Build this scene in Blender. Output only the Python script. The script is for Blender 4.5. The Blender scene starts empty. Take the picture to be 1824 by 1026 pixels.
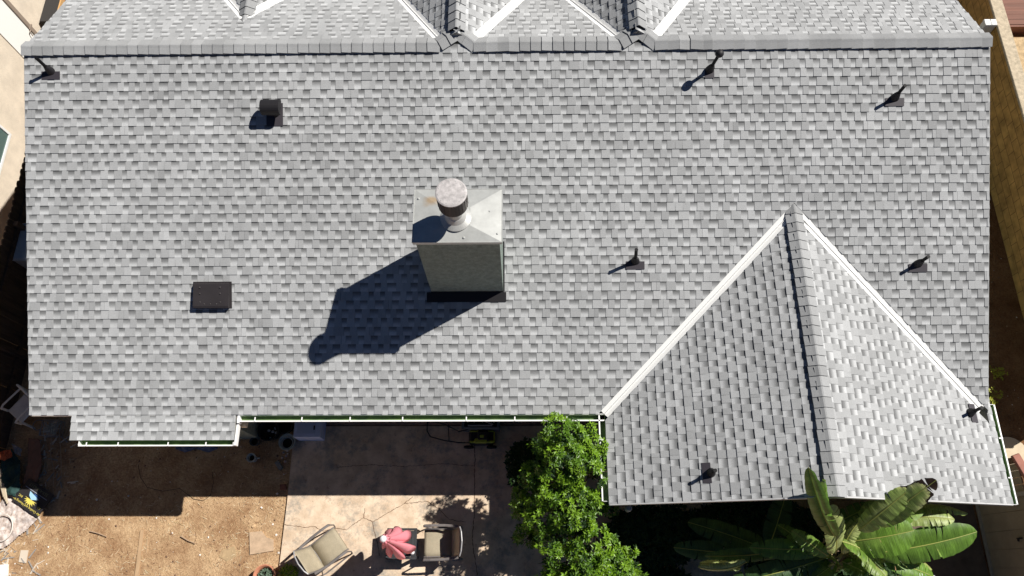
import bpy, math, random
from mathutils import Vector, Matrix
random.seed(7)
SC = bpy.context.scene
COL = SC.collection
# ---------------------------------------------------------------- camera, sky, sun, exposure
H = 2.55                                  # height of the main eave above the ground
CAM_M = ((0.9999, 0.00463, 0.01343), (0.00054, 0.93287, -0.3602), (-0.01418, 0.36017, 0.93278))
CAM_P = Vector((8.0961, -2.4552, 12.0409 + H))
FPX = 1325.55
cd = bpy.data.cameras.new('camera'); cam = bpy.data.objects.new('camera', cd); COL.objects.link(cam)
cam.matrix_world = Matrix.Translation(CAM_P) @ Matrix(CAM_M).to_4x4()
cd.sensor_width = 36; cd.lens = FPX / 1824 * 36; cd.clip_start = .1; cd.clip_end = 500
SC.camera = cam
SUN = Vector((.580, .288, .763)).normalized()
elev = math.asin(SUN.z); rot = math.atan2(SUN.x, SUN.y)
w = bpy.data.worlds.new('World'); SC.world = w; w.use_nodes = True
nt = w.node_tree; nt.nodes.clear()
sky = nt.nodes.new('ShaderNodeTexSky'); sky.sky_type = 'NISHITA'; sky.sun_disc = False
sky.sun_elevation = elev; sky.sun_rotation = rot; sky.air_density = .5; sky.dust_density = .1; sky.ozone_density = 4; sky.altitude = 3000
bg = nt.nodes.new('ShaderNodeBackground'); bg.inputs['Strength'].default_value = .05
wo = nt.nodes.new('ShaderNodeOutputWorld')
nt.links.new(sky.outputs[0], bg.inputs[0]); nt.links.new(bg.outputs[0], wo.inputs[0])
sl = bpy.data.lights.new('sun', 'SUN'); sl.energy = 5.0; sl.angle = math.radians(.5); sl.color = (1, .955, .89)
so = bpy.data.objects.new('sun', sl); COL.objects.link(so)
so.rotation_euler = SUN.to_track_quat('Z', 'Y').to_euler(); so.location = (10, 5, 20)
SC.view_settings.view_transform = 'Standard'; SC.view_settings.look = 'None'
SC.view_settings.exposure = .35; SC.view_settings.gamma = 1

def at(u, v, z):
    """point of the photograph (1824 wide) carried down to height z above the ground"""
    d = Matrix(CAM_M) @ Vector(((u - 912) / FPX, (513 - v) / FPX, -1))
    t = (z - CAM_P.z) / d.z
    return CAM_P + d * t

# ---------------------------------------------------------------- mesh builder
WL = {}
def thing(name, label, cat, loc=(0, 0, 0), rz=0, group=None, kind=None):
    o = bpy.data.objects.new(name, None); COL.objects.link(o)
    o.location = loc; o.rotation_euler = (0, 0, rz); o.empty_display_size = .1
    o['label'] = label; o['category'] = cat
    if group: o['group'] = group
    WL[o.name] = Vector(loc)
    return o
def tag(o, label=None, cat=None, group=None, kind=None):
    if label: o['label'] = label
    if cat: o['category'] = cat
    if group: o['group'] = group
    if kind: o['kind'] = kind
    return o
class MB:
    def __init__(s): s.v = []; s.f = []; s.m = []; s.t = []; s.uv = []
    def add(s, pts, faces, mi=0, tone=None, uv=None):
        b = len(s.v); s.v += [tuple(p) for p in pts]
        for f in faces: s.f.append(tuple(b + i for i in f)); s.m.append(mi)
        s.t += tone if isinstance(tone, list) else [tone if tone is not None else .5] * len(pts)
        s.uv += uv if uv else [(p[0], p[1]) for p in pts]
    def quad(s, a, b, c, d, mi=0, tone=None): s.add([a, b, c, d], [(0, 1, 2, 3)], mi, tone)
    def box(s, lo, hi, mi=0, M=None, tone=None, bev=0):
        x0, y0, z0 = lo; x1, y1, z1 = hi
        if bev:
            b = bev
            for (zz0, zz1, ins0, ins1) in ((z0, z0 + b, b, 0), (z0 + b, z1 - b, 0, 0), (z1 - b, z1, 0, b)):
                pass
            rings = []
            for z, i in ((z0, b), (z0 + b, 0), (z1 - b, 0), (z1, b)):
                rings.append([(x0 + i + (b - i if 1 else 0), y0 + i, z), (x1 - b, y0 + i, z), (x1 - i, y0 + b, z), (x1 - i, y1 - b, z), (x1 - b, y1 - i, z), (x0 + b, y1 - i, z), (x0 + i, y1 - b, z), (x0 + i, y0 + b, z)])
            P = [Vector(p) for r in rings for p in r]
            if M: P = [M @ p for p in P]
            F = [tuple(reversed(range(8))), tuple(24 + k for k in range(8))]
            for r in range(3):
                for k in range(8): F.append((r * 8 + k, r * 8 + (k + 1) % 8, (r + 1) * 8 + (k + 1) % 8, (r + 1) * 8 + k))
            s.add(P, F, mi, tone); return
        P = [Vector(p) for p in ((x0, y0, z0), (x1, y0, z0), (x1, y1, z0), (x0, y1, z0), (x0, y0, z1), (x1, y0, z1), (x1, y1, z1), (x0, y1, z1))]
        if M: P = [M @ p for p in P]
        s.add(P, [(3, 2, 1, 0), (4, 5, 6, 7), (0, 1, 5, 4), (1, 2, 6, 5), (2, 3, 7, 6), (3, 0, 4, 7)], mi, tone)
    def tube(s, path, r, n=8, mi=0, cap=True, flat=None, tone=None):
        path = [Vector(p) for p in path]; rs = r if isinstance(r, (list, tuple)) else [r] * len(path)
        P = []; up = None
        for i, p in enumerate(path):
            t = (path[min(i + 1, len(path) - 1)] - path[max(i - 1, 0)]).normalized()
            if up is None:
                up = Vector((0, 0, 1)) if abs(t.z) < .9 else Vector((1, 0, 0))
            a = t.cross(up).normalized(); b2 = a.cross(t).normalized(); up = b2
            for k in range(n):
                th = 2 * math.pi * k / n
                P.append(p + a * math.cos(th) * rs[i] + b2 * math.sin(th) * rs[i] * (flat or 1))
        F = []
        for i in range(len(path) - 1):
            for k in range(n): F.append((i * n + k, i * n + (k + 1) % n, (i + 1) * n + (k + 1) % n, (i + 1) * n + k))
        if cap: F.append(tuple(reversed(range(n)))); F.append(tuple((len(path) - 1) * n + k for k in range(n)))
        s.add(P, F, mi, tone)
    def lathe(s, prof, c=(0, 0, 0), n=24, mi=0, M=None, closed=False):
        P = []; c = Vector(c)
        for (r, z) in prof:
            for k in range(n):
                th = 2 * math.pi * k / n; q = Vector((r * math.cos(th), r * math.sin(th), z))
                if M: q = M @ q
                P.append(c + q)
        F = []
        for i in range(len(prof) - 1):
            for k in range(n): F.append((i * n + k, i * n + (k + 1) % n, (i + 1) * n + (k + 1) % n, (i + 1) * n + k))
        if prof[0][0] > 1e-4: F.append(tuple(reversed(range(n))))
        if prof[-1][0] > 1e-4: F.append(tuple((len(prof) - 1) * n + k for k in range(n)))
        s.add(P, F, mi)
    def slab(s, poly, z0, z1, mi=0, M=None):
        n = len(poly); P = [Vector((x, y, z0)) for x, y in poly] + [Vector((x, y, z1)) for x, y in poly]
        if M: P = [M @ p for p in P]
        s.add(P, [tuple(reversed(range(n))), tuple(range(n, 2 * n))] + [(k, (k + 1) % n, n + (k + 1) % n, n + k) for k in range(n)], mi)
    def build(s, name, mats, parent=None, local=False, smooth=False, solid=0):
        if not isinstance(mats, (list, tuple)): mats = [mats]
        me = bpy.data.meshes.new(name)
        V = s.v
        off = Vector((0, 0, 0))
        if parent is not None and not local: off = WL.get(parent.name, off)
        if off.length: V = [(a - off.x, b - off.y, c - off.z) for a, b, c in V]
        me.from_pydata(V, [], s.f)
        for m in mats: me.materials.append(m)
        me.polygons.foreach_set('material_index', s.m)
        ca = me.color_attributes.new('tone', 'FLOAT_COLOR', 'POINT')
        ca.data.foreach_set('color', [x for t in s.t for x in (t, t, t, 1)])
        ul = me.uv_layers.new(name='UVMap')
        li = [0] * len(me.loops); me.loops.foreach_get('vertex_index', li)
        ul.data.foreach_set('uv', [x for i in li for x in s.uv[i]])
        if smooth: me.polygons.foreach_set('use_smooth', [True] * len(me.polygons))
        me.update()
        o = bpy.data.objects.new(name, me); COL.objects.link(o)
        if parent is not None: o.parent = parent; WL[o.name] = off
        if solid:
            md = o.modifiers.new('Solidify', 'SOLIDIFY'); md.thickness = solid; md.offset = 0
        return o
def copy_tree(o, parent=None):
    c = o.copy(); COL.objects.link(c)
    if parent: c.parent = parent
    for ch in list(o.children): copy_tree(ch, c)
    return c

# ---------------------------------------------------------------- materials
MATS = {}
def N(nt, t, **k):
    n = nt.nodes.new(t)
    for a, b in k.items(): setattr(n, a, b)
    return n
def mat(name, col, rough=.7, noise=0, scale=8, col2=None, bump=0, bscale=60, metal=0, spec=.4, trans=0, detail=6, fine=0, stretch=None, coat=0):
    if name in MATS: return MATS[name]
    m = bpy.data.materials.new(name); m.use_nodes = True; nt = m.node_tree
    b = nt.nodes['Principled BSDF']; L = nt.links.new
    b.inputs['Roughness'].default_value = rough; b.inputs['Metallic'].default_value = metal
    b.inputs['Specular IOR Level'].default_value = spec
    if coat: b.inputs['Coat Weight'].default_value = coat
    c = (*col, 1); b.inputs['Base Color'].default_value = c
    tc = N(nt, 'ShaderNodeTexCoord'); vec = tc.outputs['Object']
    if stretch:
        mp = N(nt, 'ShaderNodeMapping'); mp.inputs['Scale'].default_value = stretch; L(vec, mp.inputs[0]); vec = mp.outputs[0]
    cur = None
    if noise or col2:
        nz = N(nt, 'ShaderNodeTexNoise'); nz.inputs['Scale'].default_value = scale; nz.inputs['Detail'].default_value = detail; nz.inputs['Roughness'].default_value = .65
        L(vec, nz.inputs['Vector'])
        rp = N(nt, 'ShaderNodeValToRGB'); rp.color_ramp.elements[0].position = .32; rp.color_ramp.elements[1].position = .68
        a2 = col2 if col2 else tuple(x * (1 - noise) for x in col)
        rp.color_ramp.elements[0].color = (*a2, 1); rp.color_ramp.elements[1].color = (*(min(1, x * (1 + noise * .5)) for x in col), 1)
        L(nz.outputs['Fac'], rp.inputs[0]); cur = rp.outputs[0]
    if fine:
        n2 = N(nt, 'ShaderNodeTexNoise'); n2.inputs['Scale'].default_value = 140; n2.inputs['Detail'].default_value = 3; L(vec, n2.inputs['Vector'])
        mr = N(nt, 'ShaderNodeMapRange'); mr.inputs[1].default_value = .3; mr.inputs[2].default_value = .7; mr.inputs[3].default_value = 1 - fine; mr.inputs[4].default_value = 1 + fine
        L(n2.outputs['Fac'], mr.inputs[0])
        mx = N(nt, 'ShaderNodeMix', data_type='RGBA', blend_type='MULTIPLY'); mx.inputs[0].default_value = 1
        if cur: L(cur, mx.inputs[6])
        else: mx.inputs[6].default_value = c
        L(mr.outputs[0], mx.inputs[7]); cur = mx.outputs[2]
    if cur: L(cur, b.inputs['Base Color'])
    if bump:
        n3 = N(nt, 'ShaderNodeTexNoise'); n3.inputs['Scale'].default_value = bscale; n3.inputs['Detail'].default_value = 5; L(vec, n3.inputs['Vector'])
        bp = N(nt, 'ShaderNodeBump'); bp.inputs['Strength'].default_value = bump; bp.inputs['Distance'].default_value = .02
        L(n3.outputs['Fac'], bp.inputs['Height']); L(bp.outputs[0], b.inputs['Normal'])
    if trans:
        tr = N(nt, 'ShaderNodeBsdfTranslucent'); ms = N(nt, 'ShaderNodeMixShader'); ms.inputs[0].default_value = trans
        if cur: L(cur, tr.inputs[0])
        else: tr.inputs[0].default_value = c
        L(b.outputs[0], ms.inputs[1]); L(tr.outputs[0], ms.inputs[2]); L(ms.outputs[0], nt.nodes['Material Output'].inputs[0])
    MATS[name] = m; return m
def shingle_mat():
    m = bpy.data.materials.new('granule_shingle'); m.use_nodes = True; nt = m.node_tree; L = nt.links.new
    b = nt.nodes['Principled BSDF']; b.inputs['Roughness'].default_value = .92; b.inputs['Specular IOR Level'].default_value = .15
    at_ = N(nt, 'ShaderNodeVertexColor', layer_name='tone'); tc = N(nt, 'ShaderNodeTexCoord')
    n1 = N(nt, 'ShaderNodeTexNoise'); n1.inputs['Scale'].default_value = 110; n1.inputs['Detail'].default_value = 4; n1.inputs['Roughness'].default_value = .8; L(tc.outputs['Object'], n1.inputs['Vector'])
    m1 = N(nt, 'ShaderNodeMapRange'); m1.inputs[1].default_value = .3; m1.inputs[2].default_value = .7; m1.inputs[3].default_value = .76; m1.inputs[4].default_value = 1.22; L(n1.outputs['Fac'], m1.inputs[0])
    n2 = N(nt, 'ShaderNodeTexNoise'); n2.inputs['Scale'].default_value = .9; n2.inputs['Detail'].default_value = 5; L(tc.outputs['Object'], n2.inputs['Vector'])
    m2 = N(nt, 'ShaderNodeMapRange'); m2.inputs[1].default_value = .3; m2.inputs[2].default_value = .7; m2.inputs[3].default_value = .93; m2.inputs[4].default_value = 1.06; L(n2.outputs['Fac'], m2.inputs[0])
    mu = N(nt, 'ShaderNodeMath', operation='MULTIPLY'); L(m1.outputs[0], mu.inputs[0]); L(m2.outputs[0], mu.inputs[1])
    n4 = N(nt, 'ShaderNodeTexNoise'); n4.inputs['Scale'].default_value = 13; n4.inputs['Detail'].default_value = 7; n4.inputs['Roughness'].default_value = .8; L(tc.outputs['Object'], n4.inputs['Vector'])
    m4 = N(nt, 'ShaderNodeMapRange'); m4.inputs[1].default_value = .66; m4.inputs[2].default_value = .74; m4.inputs[3].default_value = 1; m4.inputs[4].default_value = .62; L(n4.outputs['Fac'], m4.inputs[0])
    mp5 = N(nt, 'ShaderNodeMapping'); mp5.inputs['Scale'].default_value = (2.2, .35, .8); L(tc.outputs['Object'], mp5.inputs[0])
    n5 = N(nt, 'ShaderNodeTexNoise'); n5.inputs['Scale'].default_value = 1.3; n5.inputs['Detail'].default_value = 6; L(mp5.outputs[0], n5.inputs['Vector'])
    m5 = N(nt, 'ShaderNodeMapRange'); m5.inputs[1].default_value = .35; m5.inputs[2].default_value = .65; m5.inputs[3].default_value = .93; m5.inputs[4].default_value = 1.05; L(n5.outputs['Fac'], m5.inputs[0])
    mu4 = N(nt, 'ShaderNodeMath', operation='MULTIPLY'); L(mu.outputs[0], mu4.inputs[0]); L(m4.outputs[0], mu4.inputs[1])
    mu5 = N(nt, 'ShaderNodeMath', operation='MULTIPLY'); L(mu4.outputs[0], mu5.inputs[0]); L(m5.outputs[0], mu5.inputs[1]); mu = mu5
    vm = N(nt, 'ShaderNodeVectorMath', operation='SCALE'); L(at_.outputs[0], vm.inputs[0]); L(mu.outputs[0], vm.inputs['Scale'])
    tn = N(nt, 'ShaderNodeMix', data_type='RGBA', blend_type='MULTIPLY'); tn.inputs[0].default_value = 1; tn.inputs[7].default_value = (.965, .985, .995, 1)
    L(vm.outputs[0], tn.inputs[6]); L(tn.outputs[2], b.inputs['Base Color'])
    bp = N(nt, 'ShaderNodeBump'); bp.inputs['Strength'].default_value = .35; bp.inputs['Distance'].default_value = .004
    L(n1.outputs['Fac'], bp.inputs['Height']); L(bp.outputs[0], b.inputs['Normal'])
    return m
SH = shingle_mat()
def wood(name, c1, c2): return mat(name, c1, .85, col2=c2, scale=14, stretch=(1, 1, .12), fine=.12)
WHITE = mat('white_paint', (.82, .82, .80), .45, fine=.03)
LIP = mat('white_enamel', (.85, .85, .84), .4)
GREEN = mat('green_gutter_lining', (.17, .26, .09), .5, noise=.35, scale=5, col2=(.09, .16, .075))
BLACK = mat('black_vent_metal', (.011, .010, .012), .6, fine=.2)
BLACKP = mat('black_rubber', (.006, .006, .007), .6, spec=.2)
FLASH = mat('dark_bronze_flashing', (.045, .04, .048), .55, fine=.15)
GALV = mat('painted_sheet_metal', (.42, .43, .415), .5, noise=.12, scale=5, fine=.04, spec=.5)
STUC = mat('green_grey_stucco', (.235, .285, .25), .9, noise=.3, scale=16, fine=.25, bump=.9, bscale=70)
DECK = mat('roofing_felt', (.03, .03, .032), .95)
UNDER = mat('painted_soffit', (.34, .33, .30), .8)
CONC = None

# ---------------------------------------------------------------- ground, patio
def ground_mat():
    m = bpy.data.materials.new('dry_dirt'); m.use_nodes = True; nt = m.node_tree; L = nt.links.new
    b = nt.nodes['Principled BSDF']; b.inputs['Roughness'].default_value = .95; b.inputs['Specular IOR Level'].default_value = .1
    tc = N(nt, 'ShaderNodeTexCoord')
    def nz(s, d=6, r=.6):
        n = N(nt, 'ShaderNodeTexNoise'); n.inputs['Scale'].default_value = s; n.inputs['Detail'].default_value = d; n.inputs['Roughness'].default_value = r; L(tc.outputs['Object'], n.inputs['Vector']); return n.outputs['Fac']
    r1 = N(nt, 'ShaderNodeValToRGB'); e = r1.color_ramp.elements; e[0].position = .36; e[0].color = (.34, .205, .115, 1); e[1].position = .62; e[1].color = (.60, .43, .265, 1)
    L(nz(1.6, 8, .7), r1.inputs[0])
    r2 = N(nt, 'ShaderNodeValToRGB'); e = r2.color_ramp.elements; e[0].position = .40; e[0].color = (.72, .66, .6, 1); e[1].position = .6; e[1].color = (1.08, 1.06, 1.02, 1)
    L(nz(26, 8, .75), r2.inputs[0])
    mx = N(nt, 'ShaderNodeMix', data_type='RGBA', blend_type='MULTIPLY'); mx.inputs[0].default_value = 1
    L(r1.outputs[0], mx.inputs[6]); L(r2.outputs[0], mx.inputs[7])
    # east of the house the soil is darker and redder
    sx = N(nt, 'ShaderNodeSeparateXYZ'); L(tc.outputs['Object'], sx.inputs[0])
    mr = N(nt, 'ShaderNodeMapRange'); mr.inputs[1].default_value = 14.0; mr.inputs[2].default_value = 15.5; L(sx.outputs[0], mr.inputs[0])
    m2 = N(nt, 'ShaderNodeMix', data_type='RGBA', blend_type='MULTIPLY'); m2.inputs[7].default_value = (.5, .42, .36, 1)
    L(mr.outputs[0], m2.inputs[0]); L(mx.outputs[2], m2.inputs[6]); L(m2.outputs[2], b.inputs['Base Color'])
    bp = N(nt, 'ShaderNodeBump'); bp.inputs['Strength'].default_value = .9; bp.inputs['Distance'].default_value = .03
    L(nz(30, 8, .75), bp.inputs['Height']); L(bp.outputs[0], b.inputs['Normal'])
    return m
g = MB(); g.quad((-150, -150, 0), (160, -150, 0), (160, 160, 0), (-150, 160, 0))
tag(g.build('ground', ground_mat()), kind='structure')
def conc_mat():
    m = bpy.data.materials.new('stained_concrete'); m.use_nodes = True; nt = m.node_tree; L = nt.links.new
    b = nt.nodes['Principled BSDF']; b.inputs['Roughness'].default_value = .85; b.inputs['Specular IOR Level'].default_value = .2
    tc = N(nt, 'ShaderNodeTexCoord')
    def nz(s, d=6, r=.6, off=0):
        mp = N(nt, 'ShaderNodeMapping'); mp.inputs['Location'].default_value = (off, off * .7, 0); L(tc.outputs['Object'], mp.inputs[0])
        n = N(nt, 'ShaderNodeTexNoise'); n.inputs['Scale'].default_value = s; n.inputs['Detail'].default_value = d; n.inputs['Roughness'].default_value = r; L(mp.outputs[0], n.inputs['Vector']); return n.outputs['Fac']
    def ramp(f, p0, c0, p1, c1):
        r = N(nt, 'ShaderNodeValToRGB'); e = r.color_ramp.elements; e[0].position = p0; e[0].color = (*c0, 1); e[1].position = p1; e[1].color = (*c1, 1); L(f, r.inputs[0]); return r.outputs[0]
    base = ramp(nz(3.2, 8, .7), .38, (.54, .41, .29), .62, (.73, .585, .44))
    dirt = ramp(nz(2.1, 9, .75, 3.1), .50, (0, 0, 0), .64, (.85, .85, .85))
    m1 = N(nt, 'ShaderNodeMix', data_type='RGBA'); m1.inputs[7].default_value = (.26, .245, .215, 1); L(dirt, m1.inputs[0]); L(base, m1.inputs[6])
    spots = ramp(nz(9, 7, .85, 7.7), .56, (0, 0, 0), .66, (.65, .65, .65))
    m2 = N(nt, 'ShaderNodeMix', data_type='RGBA'); m2.inputs[7].default_value = (.27, .16, .10, 1); L(spots, m2.inputs[0]); L(m1.outputs[2], m2.inputs[6])
    L(m2.outputs[2], b.inputs['Base Color'])
    bp = N(nt, 'ShaderNodeBump'); bp.inputs['Strength'].default_value = .3; bp.inputs['Distance'].default_value = .01
    L(nz(50, 5), bp.inputs['Height']); L(bp.outputs[0], b.inputs['Normal'])
    return m
CONC = conc_mat()
CRACK = mat('crack_dirt', (.12, .065, .035), .95)
p = MB()
p.slab([(3.62, .27), (3.63, -1.2), (3.61, -2.3), (3.6, -6), (12.2, -6), (12.2, .27)], -.02, .05)
def crack(pts, wd=.007):
    pts = [Vector((x, y, .0535)) for x, y in pts]
    out = [pts[0]]
    for a, b in zip(pts, pts[1:]):
        k = max(1, int((b - a).length / .03))
        for i in range(1, k + 1):
            q = a.lerp(b, i / k)
            if i < k: q = q + Vector((random.uniform(-.008, .008), random.uniform(-.009, .009), 0))
            out.append(q)
    for i in range(len(out) - 1):
        a, b = out[i], out[i + 1]; d = (b - a).normalized(); n = Vector((-d.y, d.x, 0)) * wd * random.uniform(.35, .8)
        p.quad(a - n, b - n, b + n, a + n, 1)
def px(*uv): return [tuple(at(u, v, .053)[:2]) for u, v in uv]
crack(px((507, 934), (540, 939), (562, 938), (575, 946), (600, 941), (617, 944), (630, 934), (648, 922), (664, 930), (690, 914), (720, 897), (735, 885)))
crack(px((648, 922), (650, 905))); crack(px((664, 930), (666, 945), (672, 965), (676, 990)))
crack(px((845, 760), (846, 815), (845, 850), (846, 900), (841, 960), (850, 1024)), .01)
crack(px((720, 897), (760, 893), (780, 905), (800, 925), (830, 930)))
crack(px((600, 832), (660, 828), (720, 831), (790, 826), (845, 830)), .006)
tag(p.build('patio', [CONC, CRACK]), kind='structure')
p = MB(); p.slab([(3.6, .29), (13, .29), (13, .6), (3.6, .6)], -.02, .045)
tag(p.build('walkway', mat('reddish_concrete', (.34, .23, .17), .9, noise=.4, scale=5)), kind='structure')
p = MB(); p.slab([(15.1, -1.0), (16.5, -1.0), (16.56, -6), (14.6, -6)], -.02, .03)
tag(p.build('side_path', mat('brown_path', (.13, .095, .07), .9, noise=.35, scale=4)), kind='structure')

# ---------------------------------------------------------------- roof geometry
TH = .38390; CT, ST = math.cos(TH), math.sin(TH); TT = ST / CT
W = 15.608; SL = 6.0; R_ = SL * CT; HR = SL * ST
XE, YA, YF, WR = 12.487, 3.047, -1.416, 3.2229
EXPO = .1428
def clip(poly, hp):
    nx, ny, d = hp; out = []
    for i in range(len(poly)):
        a = poly[i]; b = poly[(i + 1) % len(poly)]
        fa = nx * a[0] + ny * a[1] + d; fb = nx * b[0] + ny * b[1] + d
        if fa >= 0: out.append(a)
        if (fa >= 0) != (fb >= 0):
            t = fa / (fa - fb); out.append(tuple(x + (y - x) * t for x, y in zip(a, b)))
    return out
class Slope:
    def __init__(s, O, U, S, ulen, slen, pieces, seed):
        s.O, s.U, s.S = Vector(O), Vector(U), Vector(S); s.Nn = s.U.cross(s.S); s.ul, s.sl, s.pieces = ulen, slen, pieces; s.rnd = random.Random(seed)
    def P(s, u, q, h): return s.O + s.U * u + s.S * q + s.Nn * h
    def deck(s, mb):
        for hp in s.pieces:
            poly = [(*s.P(u, q, -.004), u, q) for u, q in ((0, 0), (s.ul, 0), (s.ul, s.sl), (0, s.sl))]
            for h in hp:
                poly = clip(poly, h)
                if len(poly) < 3: break
            if len(poly) >= 3:
                n = len(poly); T = [Vector(q[:3]) for q in poly]; B = [q - s.Nn * .12 for q in T]
                mb.add(T + B, [tuple(range(n))], 0); 
                mb.add(T + B, [tuple(reversed(range(n, 2 * n)))] + [(k, n + k, n + (k + 1) % n, (k + 1) % n) for k in range(n)], 1)
    def cell(s, mb, u0, u1, f0, f1, rows, side, q0):
        """rows: list of (q, h, tone); f0,f1 flare of the lower edge"""
        for r in range(len(rows) - 1):
            (qa, ha, ta), (qb, hb, tb) = rows[r], rows[r + 1]
            k0 = f0 * (1 - (qa - q0) / EXPO); k1 = f1 * (1 - (qa - q0) / EXPO); m0 = f0 * (1 - (qb - q0) / EXPO); m1 = f1 * (1 - (qb - q0) / EXPO)
            base = [(*s.P(u0 - k0, qa, ha), qa, ha, ta), (*s.P(u1 + k1, qa, ha), qa, ha, ta), (*s.P(u1 + m1, qb, hb), qb, hb, tb), (*s.P(u0 - m0, qb, hb), qb, hb, tb)]
            for hp in s.pieces:
                poly = base; cut = False
                for h in hp:
                    n0 = poly; poly = clip(poly, h)
                    if len(poly) < 3: break
                    if poly != n0: cut = True
                if len(poly) < 3: continue
                n = len(poly)
                mb.add([q[:3] for q in poly], [tuple(range(n))], 0, [q[5] for q in poly])
                for i in range(n):
                    a, b = poly[i], poly[(i + 1) % n]
                    same = abs(a[3] - b[3]) < 1e-6
                    if same and not (r == 0 and abs(a[3] - qa) < 1e-6): continue
                    if not same and not side and not cut: continue
                    A, B = Vector(a[:3]), Vector(b[:3])
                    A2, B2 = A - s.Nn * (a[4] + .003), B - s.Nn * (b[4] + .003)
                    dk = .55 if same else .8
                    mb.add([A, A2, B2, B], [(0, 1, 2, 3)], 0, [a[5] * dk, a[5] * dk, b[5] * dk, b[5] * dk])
    def shingles(s, mb, first=0, wob=.002, bright=1.0):
        R = s.rnd; k = first; q0 = first * EXPO; ncourse = int(s.sl / EXPO) + 1
        while k < ncourse:
            q0 = k * EXPO + R.uniform(-wob, wob); q1 = min((k + 1) * EXPO + .012, s.sl)
            if q0 >= s.sl - .02: break
            u = -R.uniform(0, .2); tooth = R.random() < .5; nj = R.uniform(.1, 1)
            cb = R.uniform(.98, 1.03) * bright * 1.06
            while u < s.ul:
                wd = R.choice((.09, .10, .11, .12, .13, .16)) * R.uniform(.94, 1.06)
                if not tooth: wd = R.choice((.085, .10, .11, .12, .13, .15)) * R.uniform(.94, 1.06)
                a, b = max(u, 0), min(u + wd, s.ul)
                if b - a > .006:
                    if tooth:
                        c = R.choice((.315, .335, .345, .355, .37, .385, .40)) * cb
                        hb = .0145
                        if wd > .13 and R.random() < .35:   # joint between two shingles inside a tab
                            mid = (a + b) / 2 + R.uniform(-.02, .02)
                            s.cell(mb, a, mid - .0015, .004, 0, [(q0, hb, c), (q1, .003, c)], True, q0)
                            c2 = c * R.uniform(.85, 1.15)
                            s.cell(mb, mid + .0015, b, 0, .004, [(q0, hb, c2), (q1, .003, c2)], True, q0)
                        else: s.cell(mb, a, b, R.uniform(0, .007), R.uniform(0, .007), [(q0, hb, c), (q1, .003, c * .97)], True, q0)
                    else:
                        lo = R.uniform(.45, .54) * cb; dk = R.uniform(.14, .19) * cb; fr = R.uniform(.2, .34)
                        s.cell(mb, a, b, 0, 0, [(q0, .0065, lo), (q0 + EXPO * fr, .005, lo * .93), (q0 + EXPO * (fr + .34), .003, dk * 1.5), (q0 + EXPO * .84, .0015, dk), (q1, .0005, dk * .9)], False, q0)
                u += wd
                if tooth and R.random() < .09: pass
                else: tooth = not tooth
            k += 1
G_ = .075       # half width of the open valley
c45 = .70711
house = thing('house', 'single storey house under a light grey shingle roof with a chimney and cross gables', 'house', (0, 0, 0))
XV0 = XE - YA; XV1 = XE + YA
# half-planes (nx, ny, d) kept where nx*x + ny*y + d >= 0
front_left = [(-1, 0, XE), (-c45, c45, c45 * XV0 - G_)]
front_right = [(1, 0, -XE), (c45, c45, -c45 * XV1 - G_)]
F = Slope((0, 0, H), (1, 0, 0), (0, CT, ST), W, SL, [front_left, front_right], 1)
XB1, XB2, XB3 = 7.06, 9.98, 3.375; YB3 = 6.43
TW = .70; TW3 = .56                      # steeper pitch of the rear cross gables
def outv(x0, y0, sgn, tw):               # main back slope outside a valley from (x0,y0)
    k = TT / tw; L_ = math.hypot(1, k); return (sgn / L_, -k / L_, (-sgn * x0 + k * y0) / L_ - G_)
def inv_(x0, y0, sgn, tw):
    k = TT / tw; L_ = math.hypot(1, k); return (-sgn / L_, k / L_, (sgn * x0 - k * y0) / L_ - G_)
YW = R_ - .38                            # where the valley lines of the big rear gables would meet
mid13 = (XB1 + XB3) / 2; mid12 = (XB1 + XB2) / 2
back = [
    [(-1, 0, XB3), outv(XB3, YB3, -1, TW3)],
    [(1, 0, -XB3), (0, 1, -YB3 + 0), outv(XB3, YB3, 1, TW3), (-1, 0, XB1), outv(XB1, YW, -1, TW)],
    [(1, 0, -XB3), (0, -1, YB3), (-1, 0, XB1), outv(XB1, YW, -1, TW)],
    [(1, 0, -XB1), (-1, 0, XB2), outv(XB1, YW, 1, TW), outv(XB2, YW, -1, TW)],
    [(1, 0, -XB2), outv(XB2, YW, 1, TW)]]
B = Slope((W, 2 * R_, H), (-1, 0, 0), (0, -CT, ST), W, SL, back, 2)
WL_ = Slope((XE - YA, YA, H), (0, -1, 0), (CT, 0, ST), YA - YF, YA / CT, [[(c45, -c45, -c45 * XV0 - G_)]], 3)
zR = H + (YA - WR) * TT
WRs = Slope((XE + WR, YF, zR), (0, 1, 0), (-CT, 0, ST), YA - YF, WR / CT, [[(-c45, -c45, c45 * XV1 - G_), (-1, 0, W)], [(1, 0, -W), (0, -1, .34)]], 4)
slopes = [F, B, WL_, WRs]
def back_wing(xr, y0, ys, z, ylen, wl, wr, tw, seed):
    a = math.atan(tw); c_, s__ = math.cos(a), math.sin(a)
    l = Slope((xr - wl, ys + ylen, z - wl * tw), (0, -1, 0), (c_, 0, s__), ylen, wl / c_, [[inv_(xr, y0, -1, tw)]], seed)
    r = Slope((xr + wr, ys, z - wr * tw), (0, 1, 0), (-c_, 0, s__), ylen, wr / c_, [[inv_(xr, y0, 1, tw)]], seed + 1)
    return [l, r]
ZW = H + HR + (R_ - YW) * TT             # ridge height of the two big rear gables
ZW3 = H + HR - (YB3 - R_) * TT
bw = back_wing(XB1, YW, R_ + .10, ZW, 4.5, 2.6, mid12 - XB1, TW, 11) + back_wing(XB2, YW, R_ + .10, ZW, 4.5, XB2 - mid12, 3.2, TW, 13) + back_wing(XB3, YB3, YB3, ZW3, 3.6, 1.6, 1.09, TW3, 15)
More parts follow.
